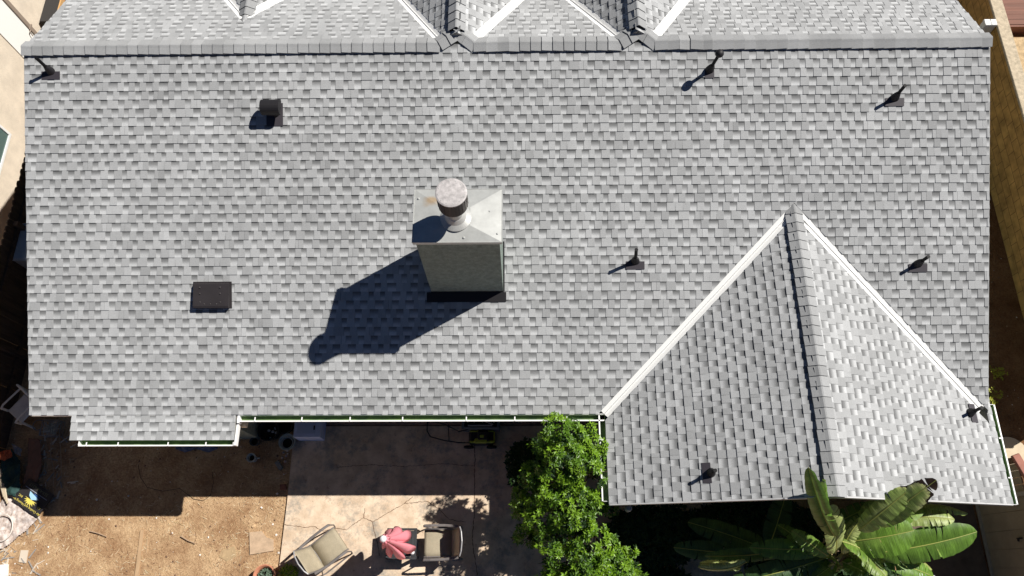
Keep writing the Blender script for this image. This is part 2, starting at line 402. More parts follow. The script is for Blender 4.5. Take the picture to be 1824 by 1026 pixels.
mb = MB(); dk = MB()
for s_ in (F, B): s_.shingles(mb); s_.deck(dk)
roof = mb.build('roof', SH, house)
dk.build('roof_deck', [DECK, UNDER], roof)
mb = MB(); dk = MB()
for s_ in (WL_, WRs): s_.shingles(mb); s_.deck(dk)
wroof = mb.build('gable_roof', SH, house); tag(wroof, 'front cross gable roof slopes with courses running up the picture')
dk.build('roof_deck', [DECK, UNDER], wroof)
mb = MB(); dk = MB()
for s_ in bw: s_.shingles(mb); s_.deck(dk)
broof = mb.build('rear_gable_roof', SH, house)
dk.build('roof_deck', [DECK, UNDER], broof)
# low extension of the eave on the left
EX0, EX1, EY, EZ = .70, 3.40, -.40, H - .085
ea = math.atan2(H - EZ - .0, -EY + 0); eS = Vector((0, math.cos(ea), math.sin(ea)))
E_ = Slope((EX0, EY + .0, EZ - .004), (1, 0, 0), eS, EX1 - EX0, .43, [[]], 21)
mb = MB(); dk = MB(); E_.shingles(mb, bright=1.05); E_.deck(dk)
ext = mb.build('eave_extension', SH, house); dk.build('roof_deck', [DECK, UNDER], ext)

# valley flashings: two white flanges and a raised centre rib
def valley(x0, y0, sx, sy, k, t0, t1, parent, zmain, zwing):
    """open metal valley from apex (x0,y0); plan direction (sx*k, sy); its height is the higher of the two roof planes"""
    mb = MB(); D = Vector((sx * k, sy, 0)); D.normalize(); Pp = Vector((-D.y, D.x, 0))
    def pt(t, w, h):
        q = Vector((x0, y0, 0)) + D * t + Pp * w; q.z = max(zmain(q), zwing(q)) + h; return q
    prof = [(-G_ - .003, .002), (-.012, .004), (-.003, .022), (.003, .022), (.012, .004), (G_ + .003, .002)]
    for a, b in zip(prof, prof[1:]):
        n = 12
        for i in range(n):
            ta, tb = t0 + (t1 - t0) * i / n, t0 + (t1 - t0) * (i + 1) / n
            mb.quad(pt(ta, *a), pt(tb, *a), pt(tb, *b), pt(ta, *b))
    return mb.build('valley_flashing', WHITE, parent)
vd = math.sqrt(2)
zF = lambda q: H + q.y * TT; zB = lambda q: H + HR - (q.y - R_) * TT
zG = lambda q: H + YA * TT - abs(q.x - XE) * TT
valley(XE, YA, -1, -1, 1, .0, YA * vd + .02, wroof, zF, zG)
valley(XE, YA, 1, -1, 1, .0, YA * vd - .06, wroof, zF, zG)
for xr, y0, zr_, tw, t0, ll, lr in ((XB1, YW, ZW, TW, .62, 5, 2.9), (XB2, YW, ZW, TW, .62, 2.9, 5), (XB3, YB3, ZW3, TW3, .02, 2.6, 1.7)):
    zw_ = (lambda xr, zr_, tw: (lambda q: zr_ - abs(q.x - xr) * tw))(xr, zr_, tw)
    valley(xr, y0, -1, 1, TT / tw, t0, ll, broof, zB, zw_); valley(xr, y0, 1, 1, TT / tw, t0, lr, broof, zB, zw_)

# ridge caps
def caps(segs, parent, tt=TT, w=.14, up=.03, step=.172, vent=True, seed=5, jump=None, name='ridge_cap'):
    """segs: list of (start, end, butt) butt=+1 exposed end toward end, -1 toward start"""
    R = random.Random(seed); mb = MB()
    for a, b, butt in segs:
        a, b = Vector(a), Vector(b); d = (b - a); Ln = d.length; d.normalize()
        side = Vector((d.y, -d.x, 0)).normalized()
        n = max(1, round(Ln / step))
        for i in range(n):
            t0, t1 = Ln * i / n, Ln * (i + 1) / n
            if butt > 0: t0 -= .03
            else: t1 += .03
            c = R.choice((.30, .32, .34, .36)); wob = R.uniform(-.004, .004); sk = R.uniform(-.006, .006); lift = R.uniform(0, .004)
            for (tone, edge) in ((c, 0),):
                hs, he = (up, up + .016 + lift) if butt > 0 else (up + .016 + lift, up)
                ring = []
                for t, h, kk in ((t0, hs, -1), (t1, he, 1)):
                    row = []
                    for wv, dh in ((-w + wob, 0), (-.05, .004), (-.012, .009), (.012, .009), (.05, .004), (w + wob, 0)):
                        row.append(a + d * (t + sk * kk * (wv / w)) + side * wv + Vector((0, 0, h + dh - abs(wv) * tt)))
                    ring.append(row)
                m = 6
                top = ring[0] + ring[1]
                mb.add(top, [(j, m + j, m + j + 1, j + 1) for j in range(m - 1)], 0, tone)
                T = .009
                low = [q - Vector((0, 0, T)) for q in top]
                A = top + low; F_ = []
                F_ += [(j + 12, j + 13, j + 1 , j) for j in range(m - 1)] + [(m + j, m + j + 1, m + j + 13, m + j + 12) for j in range(m - 1)]
                F_ += [(0, 12, 18, 6), (5, 11, 23, 17)] + [(12 + j + 1, 12 + j, 18 + j, 18 + j + 1) for j in range(m - 1)]
                mb.add(A, F_, 0, tone * .6)
    o = mb.build(name, SH, parent)
    if vent:
        vb = MB()
        for a, b, butt in segs:
            a, b = Vector(a), Vector(b); d = (b - a).normalized(); side = Vector((d.y, -d.x, 0)).normalized()
            for sg in (-1, 1):
                q = [a, b]
                for wv0, wv1 in ((.0, .105),):
                    pts = []
                    for p_ in q: pts.append(p_ + side * sg * wv0 + Vector((0, 0, up - .012)))
                    for p_ in reversed(q): pts.append(p_ + side * sg * wv1 + Vector((0, 0, up - .012 - wv1 * tt)))
                    dn = [v - Vector((0, 0, up)) for v in pts]
                    vb.add(pts + dn, [(0, 1, 2, 3), (2, 3, 7, 6), (1, 2, 6, 5), (3, 0, 4, 7)], 0)
        vb.build('ridge_vent', BLACKP, parent)
    return o
zr = H + HR
for k_, sg_ in enumerate(([((-.02, R_, zr), (XB1 - .30, R_, zr), -1)],
      [((XB1 + .30, R_, zr), (XB1 + .84, R_, zr - .004), 1)], [((XB1 + .84, R_, zr), (XB2 - .30, R_, zr), -1)],
      [((XB2 + .30, R_, zr), (XB2 + .66, R_, zr), 1)], [((XB2 + .66, R_, zr + .006), (XB2 + 1.02, R_, zr + .004), -1)],
      [((XB2 + 1.02, R_, zr - .003), (W + .02, R_, zr - .003), 1)])):
    caps(sg_, roof, up=.034, seed=5 + k_)
for x_ in (XB1, XB2):       # short hips that climb from the main ridge to each rear gable
    caps([((x_ - .30, R_, zr), (x_ - .03, R_ + .17, zr + .07), -1)], roof, up=.036, seed=21, vent=False)
    caps([((x_ + .30, R_, zr), (x_ + .02, R_ + .19, zr + .08), 1)], roof, up=.03, seed=22, vent=False)
caps([((XE, YA + .08, H + YA * TT), (XE, YF - .015, H + YA * TT), 1)], wroof, up=.034, step=.158, seed=6)
for x_ in (XB1, XB2): caps([((x_, R_ + 4.6, ZW), (x_, R_ + .16, ZW), 1)], broof, up=.045, seed=7, tt=TW, vent=True)
caps([((XB3, YB3 + 3.6, ZW3), (XB3, YB3 - .1, ZW3), 1)], broof, up=.012, seed=8, vent=False, tt=TW3)

# drip edges on the rakes and eaves
mb = MB()
for x in (-.010, W + .002):
    mb = MB()
    for sl_, (O, S) in enumerate((((x, 0, H), Vector((0, CT, ST))), ((x, 2 * R_, H), Vector((0, -CT, ST))))):
        O = Vector(O); a = O + S * 0; b = O + S * (SL - .0); X = Vector((.008, 0, 0))
        for z0, z1 in ((-.10, -.004),):
            mb.add([a + Vector((0, 0, z0)), b + Vector((0, 0, z0)), b + Vector((0, 0, z1)), a + Vector((0, 0, z1)), a + X + Vector((0, 0, z0)), b + X + Vector((0, 0, z0)), b + X + Vector((0, 0, z1)), a + X + Vector((0, 0, z1))],
                   [(0, 1, 2, 3), (7, 6, 5, 4), (3, 2, 6, 7), (1, 0, 4, 5)], 0)
    mb.build('rake_trim', mat('rake_metal', (.45, .45, .44), .6), house)
mb = MB(); mb.box((0, -.012, H - .09), (XV0, -.002, H - .004)); mb.build('eave_trim', WHITE, house)
mb = MB()
for sg, wd in ((-1, YA), (1, WR)):
    a = Vector((XE, YF - .022, H + YA * TT + .01)); b = a + Vector((sg * wd, 0, -wd * TT)); dz = Vector((0, 0, -.13)); dy = Vector((0, .02, 0))
    mb.add([a, b, b + dz, a + dz, a + dy, b + dy, b + dz + dy, a + dz + dy], [(0, 1, 2, 3), (7, 6, 5, 4), (4, 5, 1, 0), (3, 2, 6, 7), (1, 5, 6, 2)])
mb.build('gable_trim', mat('grey_trim', (.5, .5, .5), .6), house)

# gutters: back, floor, front and rolled lip, white outside and green inside, with white straps
def gutter(a, b, out, z, wd=.095, straps=(), depth=.1, ends=(1, 1)):
    a, b = Vector((*a, z)), Vector((*b, z)); out = Vector((*out, 0)); d = (b - a).normalized()
    mb = MB(); prof = [(.002, .0), (.004, -depth), (wd * .75, -depth), (wd, -.03), (wd, .0), (wd + .021, .0), (wd + .021, -.02), (wd + .008, -.035), (wd * .78, -depth - .012), (.0, -depth - .012)]
    P = [[p_ + out * o_ + Vector((0, 0, h)) for o_, h in prof] for p_ in (a, b)]
    n = len(prof); F_ = [(i, i + 1, n + i + 1, n + i) for i in range(n - 1)]
    mb.add(P[0] + P[1], F_, 0)
    for i in range(3): mb.m[i] = 1
    for e, p_ in zip(ends, (a, b)):
        if e:
            q = [p_ + out * o_ + Vector((0, 0, h)) for o_, h in ((0, 0), (0, -depth - .012), (wd * .78, -depth - .012), (wd + .02, 0))]
            q2 = [v + d * .006 * (1 if p_ is a else -1) for v in q]
            mb.add(q + q2, [(0, 1, 2, 3), (7, 6, 5, 4), (0, 3, 7, 4)], 0)
    g_ = mb.build('gutter', [LIP, GREEN], house)
    for s_ in straps:
        c = a + d * s_; sb = MB()
        pts = [c + d * e + out * o_ + Vector((0, 0, .004 + h)) for h in (0, .006) for e, o_ in ((-.009, wd * .45), (.009, wd * .45), (.009, wd + .02), (-.009, wd + .02))]
        sb.add(pts, [(0, 3, 2, 1), (4, 5, 6, 7), (0, 1, 5, 4), (2, 3, 7, 6), (1, 2, 6, 5), (3, 0, 4, 7)])
        sb.build('gutter_strap', LIP, g_)
    return g_
XG = XV0 - .055
gm = gutter((3.42, 0), (XG + .05, 0), (0, -1), H - .03, straps=[.3, 1.07, 1.86, 2.72, 3.76, 4.55, 5.4], ends=(1, 0))
gutter((XG + .052, .0), (XG + .052, YF + .04), (-1, 0), H - .03, wd=.085, straps=[.42, 1.02], ends=(0, 1))
ge = gutter((EX0 + .14, EY), (EX1 + .02, EY), (0, -1), EZ - .02, wd=.075, straps=[.14, .66, 1.48, 2.1, 2.55])
mb = MB(); mb.box((EX1 + .012, EY - .09, EZ - .09), (EX1 + .04, -.10, EZ + .012)); mb.box((EX1 + .03, -.135, H - .14), (EX1 + .065, .0, H - .02)); mb.build('end_trim', LIP, house)
gutter((XE + WR, YA - WR + .33), (XE + WR, YF - .01), (1, 0), zR - .02, wd=.075, straps=[.55, 1.17], depth=.09)
mb = MB()
c = at(433, 756, H - .25); mb.box((c.x - .05, c.y - .04, c.z - .1), (c.x + .05, c.y + .04, c.z + .02), bev=.012)
mb.tube([c + Vector((0, 0, -.05)), c + Vector((0, .25, -.35)), (c.x, .45, H - 1), (c.x, .45, .1)], .035); mb.build('downspout', mat('cream_paint', (.62, .58, .47), .6), house)
c = at(272, 788, H - .32); mb = MB(); mb.box((c.x - .035, c.y - .03, c.z - .08), (c.x + .035, c.y + .03, c.z + .1)); mb.tube([(c.x, c.y, c.z - .06), (c.x, -.02, c.z - .5), (c.x, -.02, .1)], .03); mb.build('downspout', WHITE, house)
mb = MB(); c = at(1120, 905, 2.2); mb.lathe([(.055, -.14), (.055, 0), (.04, .03), (0, .035)], c, 12); mb.tube([c + Vector((0, 0, -.05)), (c.x, YF + .5, c.z - .05)], .02); mb.build('wall_light', mat('grey_lamp', (.35, .35, .36), .5), house)

# walls
mb = MB()
mb.box((.35, .42, 0), (W - .35, 2 * R_ - .45, H - .02)); mb.box((XV0 + .45, YF + .45, 0), (W - .15, .6, H - .0))
mb.box((.95, .03, 0), (2.95, .6, EZ - .1))
for xr, yr in ((XB1, 0), (XB2, 0), (XB3, 0)): pass
mb.build('wall', STUC, house)
mb = MB()  # gable triangles closing the attic
for x in (.36, W - .36):
    mb = MB(); mb.add([(x, .42, H - .05), (x, 2 * R_ - .42, H - .05), (x, R_, H + HR - .25)], [(0, 1, 2)], 0); mb.build('gable_wall', STUC, house)
mb = MB(); mb.add([(XV0 + .46, YF + .46, H - .05), (W - .16, YF + .46, H - .05), (XE, YF + .46, H + YA * TT - .2)], [(0, 1, 2)], 0)
mb.build('gable_wall', STUC, house)

# ---------------------------------------------------------------- chimney
cx0, cx1, cy0, cy1, cz = 6.625, 7.79, 1.842, 2.60, H + 2.75
mb = MB(); mb.box((cx0, cy0, H + .5), (cx1, cy1, cz - .05))
chim = mb.build('chimney', STUC, house)
mb = MB()
e = .05; zt = cz + .055
X0, X1, Y0, Y1 = 6.59, 7.825, 1.81, 2.63
fx, fy = 7.185, 2.18
ridge = [(fx - .22, fy, zt), (fx + .22, fy, zt)]
mb.add([(X0, Y0, cz), (X1, Y0, cz), (X1, Y1, cz), (X0, Y1, cz), (fx - .2, fy - .14, zt), (fx + .2, fy - .14, zt), (fx + .2, fy + .14, zt), (fx - .2, fy + .14, zt)],
       [(0, 1, 5, 4), (1, 2, 6, 5), (2, 3, 7, 6), (3, 0, 4, 7), (4, 5, 6, 7)])
mb.box((X0, Y0, cz - .075), (X1, Y1, cz - .002)); 
mb.box((X0 - .006, Y0 - .006, cz - .008), (X1 + .006, Y0 + .002, cz + .005)); mb.box((X0 - .006, Y1 - .002, cz - .008), (X1 + .006, Y1 + .006, cz + .005))
mb.box((X0 - .006, Y0, cz - .008), (X0 + .003, Y1, cz + .005)); mb.box((X1 - .003, Y0, cz - .008), (X1 + .006, Y1, cz + .005))
def galv_rust():
    m = mat('painted_chase_cover', (.50, .51, .49), .38, noise=.16, scale=5, fine=.04, spec=.6, metal=.25)
    nt = m.node_tree; L = nt.links.new; b = nt.nodes['Principled BSDF']; src = b.inputs['Base Color'].links[0].from_socket
    tc = N(nt, 'ShaderNodeTexCoord'); mp = N(nt, 'ShaderNodeMapping'); mp.inputs['Location'].default_value = (-6.84 * 3.6, -2.45 * 5.5, -(cz + .03) * 3); mp.inputs['Scale'].default_value = (3.6, 5.5, 3)
    L(tc.outputs['Object'], mp.inputs[0]); ln = N(nt, 'ShaderNodeVectorMath', operation='LENGTH'); nz = N(nt, 'ShaderNodeTexNoise'); nz.inputs['Scale'].default_value = 7; L(tc.outputs['Object'], nz.inputs['Vector'])
    L(mp.outputs[0], ln.inputs[0]); ad = N(nt, 'ShaderNodeMath', operation='MULTIPLY_ADD'); ad.inputs[1].default_value = .9; L(nz.outputs['Fac'], ad.inputs[0]); L(ln.outputs['Value'], ad.inputs[2])
    r = N(nt, 'ShaderNodeValToRGB'); r.color_ramp.elements[0].position = .55; r.color_ramp.elements[0].color = (.7, .7, .7, 1); r.color_ramp.elements[1].position = 1.0; r.color_ramp.elements[1].color = (0, 0, 0, 1); L(ad.outputs[0], r.inputs[0])
    mx = N(nt, 'ShaderNodeMix', data_type='RGBA'); mx.inputs[7].default_value = (.42, .27, .12, 1); L(r.outputs[0], mx.inputs[0]); L(src, mx.inputs[6]); L(mx.outputs[2], b.inputs['Base Color'])
    return m
cc = mb.build('chimney_cap', galv_rust(), chim)
mb = MB()
for q in ((6.65, 2.48), (7.76, 1.93), (7.30, 1.87), (7.65, 2.27)):
    mb = MB(); mb.lathe([(.016, 0), (.016, .006), (.008, .012), (0, .013)], (q[0], q[1], cz + .006 + .05 * (1 - min(1, max(abs(q[0] - fx) / .6, abs(q[1] - fy) / .4)))), 10); mb.build('rivet', GALV, cc)
mb = MB(); mb.lathe([(.215, cz + .045), (.215, cz + .06), (.15, cz + .10), (.115, cz + .16), (.105, cz + .17), (.105, cz + .52), (.0, cz + .52)], (fx, fy - .02, 0), 40)
fl = mb.build('flue_pipe', mat('flue_metal', (.47, .47, .45), .4, noise=.15, scale=8, metal=.3), chim, smooth=False)
mb = MB()
mb.lathe([(.185, cz + .46), (.20, cz + .46), (.20, cz + .77), (.18, cz + .77)], (fx, fy - .02, 0), 48)
for k in range(24):
    a = k * math.pi / 12; mb.box((-.004, -.204, cz + .48), (.004, -.198, cz + .76), 0, Matrix.Translation((fx, fy - .02, 0)) @ Matrix.Rotation(a, 4, 'Z'))
fc = mb.build('flue_screen', mat('dark_maroon_steel', (.022, .012, .014), .55), chim)
mb = MB(); mb.lathe([(.206, cz + .75), (.209, cz + .76), (.209, cz + .773), (.19, cz + .782), (.10, cz + .789), (0, cz + .791)], (fx, fy - .02, 0), 48)
fd = mb.build('flue_cap', mat('weathered_steel_disc', (.47, .445, .44), .6, noise=.35, scale=14, fine=.1), chim)
mb = MB()
for k in range(12):
    a = k * math.pi / 6 + .2; mb = MB(); mb.lathe([(.009, 0), (.007, .005), (0, .006)], (fx + .17 * math.cos(a), fy - .02 + .17 * math.sin(a), cz + .782), 8); mb.build('rivet', GALV, fc)
# flashing at the foot of the stack, folded on the roof plane
mb = MB()
def onroof(x, y, h=0): return Vector((x, y, H + y * TT)) + Vector((0, -ST, CT)) * h
mb.add([onroof(6.55, 1.69, .019), onroof(7.84, 1.69, .019), onroof(7.84, 1.84, .019), onroof(6.55, 1.84, .019)], [(0, 1, 2, 3)])
mb.box((cx0 - .004, cy0 - .006, H + .75), (cx1 + .004, cy0 - .001, H + .775))
mb.add([onroof(7.792, 1.85, .018), onroof(7.815, 1.85, .018), onroof(7.815, 2.60, .018), onroof(7.792, 2.60, .018)], [(0, 1, 2, 3)])
mb.build('chimney_flashing', BLACK, chim)
mb = MB(); mb.box((cx1 + .001, cy0, H + .9), (cx1 + .012, cy0 + .02, cz - .08)); 

# ---------------------------------------------------------------- roof vents
def frame_on(slope, x, y):
    """matrix whose z is the roof normal and y points up the slope at plan x,y"""
    d = (Vector((x, y, 0)) - slope.O); 
    u = d.dot(Vector((slope.U.x, slope.U.y, 0))); sp = Vector((slope.S.x, slope.S.y, 0)); q = d.dot(sp) / sp.length_squared
    P = slope.P(u, q, .012)
    return Matrix.Translation(P) @ Matrix((slope.U, slope.S, slope.Nn)).transposed().to_4x4()
vent0 = {}
def vent_pipe(slope, x, y, h=.34, lean=(0, 0), ball=False, label=None, small=False):
    M = frame_on(slope, x, y); P = M.translation
    mb = MB(); top = P + Vector((lean[0], lean[1], h)); bot = P - Vector((0, 0, .03))
    mb.tube([bot, P.lerp(top, .5), top], .026, 14, cap=False)
    mb.tube([top, P.lerp(top, .5)], .019, 14, cap=False)
    # rim
    mb.tube([top - Vector((0, 0, .006)), top + Vector((0, 0, .001))], .0285, 14)
    o = mb.build('vent_pipe', BLACKP, house, smooth=False)
    if label: tag(o, label)
    mb = MB(); s_ = 1.
    pw = .075 if ball else .15; mb.slab([(-pw, -.13), (pw, -.13), (pw, .0), (-pw, .0)], .003, .007, 0, M)
    mb.build('pipe_flashing', FLASH, o)
    mb = MB(); Mi = Matrix.Translation((P.x, P.y, P.z)); up = Vector((lean[0], lean[1], h)).normalized()
    ax = M.to_3x3() @ Vector((0, 0, 1))
    base = [P + M.to_3x3() @ Vector((.072 * math.cos(a), .066 * math.sin(a), .004)) for a in [2 * math.pi * k / 18 for k in range(18)]]
    mid = [P + up * .06 + M.to_3x3() @ Vector((.06 * math.cos(a), .055 * math.sin(a), .0)) for a in [2 * math.pi * k / 18 for k in range(18)]]
    tp = [P + up * .14 + Vector((.03 * math.cos(a), .03 * math.sin(a), 0)) for a in [2 * math.pi * k / 18 + math.atan2(M[1][0], M[0][0]) for k in range(18)]]
    n = 18; mb.add(base + mid + tp, [(k, (k + 1) % n, n + (k + 1) % n, n + k) for k in range(n)] + [(n + k, n + (k + 1) % n, 2 * n + (k + 1) % n, 2 * n + k) for k in range(n)])
    mb.build('pipe_boot', BLACK, o, smooth=True)
    if ball:
        mb = MB(); prof = [(.068 * math.sin(math.pi * k / 10), -.062 * math.cos(math.pi * k / 10)) for k in range(11)]
        mb.lathe(prof, top + Vector((0, 0, .02)), 20); mb.build('round_cap', BLACK, o, smooth=True)
    return o
vent_pipe(F, .44, 5.20, .34, (-.03, .0), label='black vent pipe nearest the left end of the main ridge')
vent_pipe(F, 11.13, 5.14, .42, (.05, -.03), ball=True, label='tall black vent pipe with a round ball cap just below the ridge')
vent_pipe(F, 14.09, 4.70, .33, (.01, .0), label='black vent pipe near the upper right corner of the main slope')
vent_pipe(F, 9.93, 2.29, .42, (-.04, .02), label='black vent pipe between the chimney and the cross gable')
vent_pipe(F, 14.47, 2.23, .30, (.02, .0), label='black vent pipe right of the cross gable apex beside the right rake')
vent_pipe(WRs, 15.24, -.03, .30, (.02, .02), label='black vent pipe at the lower end of the right valley')
vent_pipe(WL_, 10.92, -1.02, .26, (.0, .0), label='black vent pipe low on the left slope of the cross gable')
# low square vent
M = frame_on(F, 3.05, 1.84)
mb = MB()
def tl(x, y, z): return M @ Vector((x, y, z))
mb.slab([(-.315, -.25), (.315, -.25), (.315, .19), (-.315, .19)], .001, .004, 0, M)
prof = [(-.235, .005), (-.24, .085), (-.205, .095), (.15, .060), (.17, .005)]
A = [tl(-.29 + (.0 if i else 0), y, z) for i, (y, z) in enumerate(prof)]; Bq = [tl(.29, y, z) for y, z in prof]
n = len(prof); mb.add(A + Bq, [(i, n + i, n + i + 1, i + 1) for i in range(n - 1)] + [tuple(range(n)), tuple(reversed(range(n, 2 * n)))])
rv = mb.build('low_roof_vent', mat('brown_black_metal', (.027, .023, .025), .6, noise=.15, scale=5), house); tag(rv, 'square low-profile dark vent on the lower left of the main slope')
mb = MB()
for q in ((-.17, .10), (-.17, 0), (-.17, -.14), (.16, .10), (.16, 0), (.16, -.14), (-.1, -.17), (0, -.17), (.1, -.17)): mb = MB(); mb.lathe([(.006, .085), (.005, .1), (0, .102)], tl(q[0], q[1], -.001), 6, M=M.to_3x3().to_4x4()); mb.build('rivet', mat('dull_rivet', (.16, .15, .14), .5), rv)
# gooseneck vent
M = frame_on(F, 4.10, 4.54)
mb = MB(); mb.slab([(-.14, -.20), (.13, -.20), (.13, .17), (-.14, .17)], .001, .005, 0, M)
gv = mb.build('gooseneck_vent', FLASH, house); tag(gv, 'dark gooseneck exhaust vent with a curved hood high on the left of the main slope')
mb = MB(); c = M @ Vector((-.01, .0, 0)); th = []
def gn(x, y, z): return Vector((c.x + x, c.y + y, c.z + z))
mb.tube([gn(.03, 0, -.02), gn(.03, 0, .14)], .055, 16)
prof = []; 
for k in range(9):
    a = math.radians(-20 + k * 25); prof.append((.11 * math.cos(a) , .11 * math.sin(a)))
arc = [(.115, -.02)] + [(.12 * math.cos(math.radians(a)), .10 * math.sin(math.radians(a))) for a in range(0, 181, 18)] + [(-.12, -.06)]
A = [gn(-.15, y, .19 + z) for y, z in arc]; Bq = [gn(.15, y, .19 + z) for y, z in arc]; n = len(arc)
mb.add(A + Bq, [(i, i + 1, n + i + 1, n + i) for i in range(n - 1)] + [tuple(reversed(range(n))), tuple(range(n, 2 * n))])
mb.build('hood', BLACK, gv)

# ---------------------------------------------------------------- left boundary: fence, neighbour house
PICK = wood('weathered_picket', (.10, .065, .045), (.045, .03, .022))
fx0 = -2.02
fence = thing('picket_fence', 'tall weathered dark wooden dog-ear fence along the left side of the house', 'fence', (fx0, 3, 0))
mb = MB(); y = -5.0; R = random.Random(3)
while y < 13:
    wd = .138; h = 1.55 + R.uniform(-.02, .02); e = .035; x = fx0 + R.uniform(-.004, .004)
    prof = [(y, 0), (y + wd, 0), (y + wd, h - e), (y + wd - e, h), (y + e, h), (y, h - e)]
    mb.add([(x, a, b) for a, b in prof] + [(x - .018, a, b) for a, b in prof], [(0, 1, 2, 3, 4, 5), (11, 10, 9, 8, 7, 6)] + [(k, 6 + k, 6 + (k + 1) % 6, (k + 1) % 6) for k in range(6)])
    y += wd + R.choice((.002, .004, .004, .007))
mb.build('picket_panel', PICK, fence)
mb = MB()
for z in (.3, 1.2): mb.box((fx0 + .008, -5, z), (fx0 + .046, 13, z + .09))
mb.build('rail', PICK, fence)
for yy in (-3.2, -.8, 1.6, 4.0, 6.4, 8.8, 11.2):
    mb = MB(); mb.box((fx0 + .05, yy, 0), (fx0 + .14, yy + .09, 1.45)); mb.build('post', PICK, fence)
NW = mat('cream_stucco', (.76, .66, .53), .9, noise=.14, scale=3, fine=.06, bump=.4, bscale=40)
nb = thing('neighbour_house', 'cream stucco neighbour house wall with a window beyond the dark picket fence', 'house', (-3, 5, 0))
mb = MB(); mb.box((-9, -8, 0), (-3.0, 8.30, 3.0)); mb.box((-9, 9.12, 0), (-3.0, 20, 3.0)); mb.box((-9, 8.30, 0), (-3.06, 9.12, 3.0)); mb.build('wall', NW, nb)
mb = MB(); mb.box((-3.058, 8.30, 0), (-2.98, 9.0, 3.0)); mb.build('white_panel', mat('white_stucco', (.86, .85, .81), .85, fine=.03), nb)
mb = MB(); mb.box((-3.0, 9.01, 0), (-2.95, 9.12, 2.95), bev=.008); mb.box((-2.955, 9.0, 1.2), (-2.94, 9.14, 1.24)); mb.tube([(-2.95, 9.0, 1.2), (-2.93, 8.93, 1.22), (-2.92, 8.9, 1.12)], .012); mb.build('downspout', mat('tan_downspout', (.30, .24, .19), .6), nb)
mb = MB(); mb.box((-9.3, -8.3, 3.0), (-3.15, 20, 3.12)); mb.build('roof', mat('flat_roof', (.3, .28, .26), .9), nb)
mb = MB(); wy0, wy1, wz0, wz1 = 4.9, 6.47, .88, 1.9
t = .055
for a in (((-2.995, wy0, wz0), (-2.965, wy1, wz0 + t)), ((-2.995, wy0, wz1 - t), (-2.965, wy1, wz1)), ((-2.995, wy0, wz0 + t), (-2.965, wy0 + t, wz1 - t)), ((-2.995, wy1 - t, wz0 + t), (-2.965, wy1, wz1 - t)), ((-2.993, 5.66, wz0 + t), (-2.97, 5.70, wz1 - t))): mb.box(*a)
wn = mb.build('window', WHITE, nb)
mb = MB(); mb.box((-2.997, wy0 + t, wz0 + t), (-2.985, wy1 - t, wz1 - t)); mb.build('pane', mat('window_glass', (.10, .16, .15), .08, spec=.8), wn)

cs_ = thing('shaded_gap_filler', 'charcoal filler box for a shaded gap with an orange strip for its lit slit at the upper left corner', 'filler', (-2.7, 10, 0))  # added filler: dark box for the shaded gap, orange strip for a lit slit
mb = MB(); mb.box((-2.95, 9.40, 0), (-2.58, 12.5, 1.02)); mb.build('panel', mat('charcoal_shade', (.035, .033, .032), .9), cs_)  # added filler: dark box standing in for the shaded gap
mb = MB(); mb.box((-2.575, 9.35, 0), (-2.545, 12.5, 1.06)); mb.build('lit_slit', mat('orange_lit_slit', (.55, .33, .14), .8), cs_)
mb = MB(); mb.box((-2.54, 9.3, 0), (-2.1, 12.5, .95)); mb.build('boards', PICK, cs_)
# box beside the fence
a = at(38, 397, .8); 
a, b = at(38, 397, 1.2), at(5, 463, 1.2)
bx = thing('storage_bin', 'tall grey-lidded bin standing between the roof and the left fence', 'bin', (-1.6, 3.8, 0))
mb = MB(); mb.box((b.x + .03, b.y + .02, 0), (b.x + .62, a.y - .02, 1.12), bev=.02); mb.build('body', mat('grey_plastic_body', (.34, .33, .33), .6), bx)
mb = MB(); mb.box((b.x, b.y, 1.12), (b.x + .66, a.y, 1.2), bev=.025); mb.build('lid', mat('slate_lid', (.42, .46, .50), .5, noise=.2, scale=5), bx)

# ---------------------------------------------------------------- right boundary: block wall, gate post, yard beyond
def block_mat():
    m = bpy.data.materials.new('ochre_block'); m.use_nodes = True; nt = m.node_tree; L = nt.links.new; b = nt.nodes['Principled BSDF']; b.inputs['Roughness'].default_value = .95
    tc = N(nt, 'ShaderNodeTexCoord'); sp = N(nt, 'ShaderNodeSeparateXYZ'); L(tc.outputs['Object'], sp.inputs[0]); cb = N(nt, 'ShaderNodeCombineXYZ'); L(sp.outputs[1], cb.inputs[0]); L(sp.outputs[2], cb.inputs[1])
    br = N(nt, 'ShaderNodeTexBrick'); br.inputs['Scale'].default_value = 1; br.inputs['Brick Width'].default_value = .4; br.inputs['Row Height'].default_value = .2; br.inputs['Mortar Size'].default_value = .006
    br.inputs['Color1'].default_value = (.57, .35, .115, 1); br.inputs['Color2'].default_value = (.51, .305, .10, 1); br.inputs['Mortar'].default_value = (.20, .11, .045, 1); L(cb.outputs[0], br.inputs['Vector'])
    nz = N(nt, 'ShaderNodeTexNoise'); nz.inputs['Scale'].default_value = 5; nz.inputs['Detail'].default_value = 8; L(tc.outputs['Object'], nz.inputs['Vector'])
    mr = N(nt, 'ShaderNodeMapRange'); mr.inputs[1].default_value = .3; mr.inputs[2].default_value = .7; mr.inputs[3].default_value = .65; mr.inputs[4].default_value = 1.2; L(nz.outputs['Fac'], mr.inputs[0])
    mx = N(nt, 'ShaderNodeMix', data_type='RGBA', blend_type='MULTIPLY'); mx.inputs[0].default_value = 1; L(br.outputs[0], mx.inputs[6]); L(mr.outputs[0], mx.inputs[7]); L(mx.outputs[2], b.inputs['Base Color'])
    bp = N(nt, 'ShaderNodeBump'); bp.inputs['Strength'].default_value = .6; bp.inputs['Distance'].default_value = .01; L(br.outputs['Fac'], bp.inputs['Height']); bp.invert = True; L(bp.outputs[0], b.inputs['Normal'])
    return m
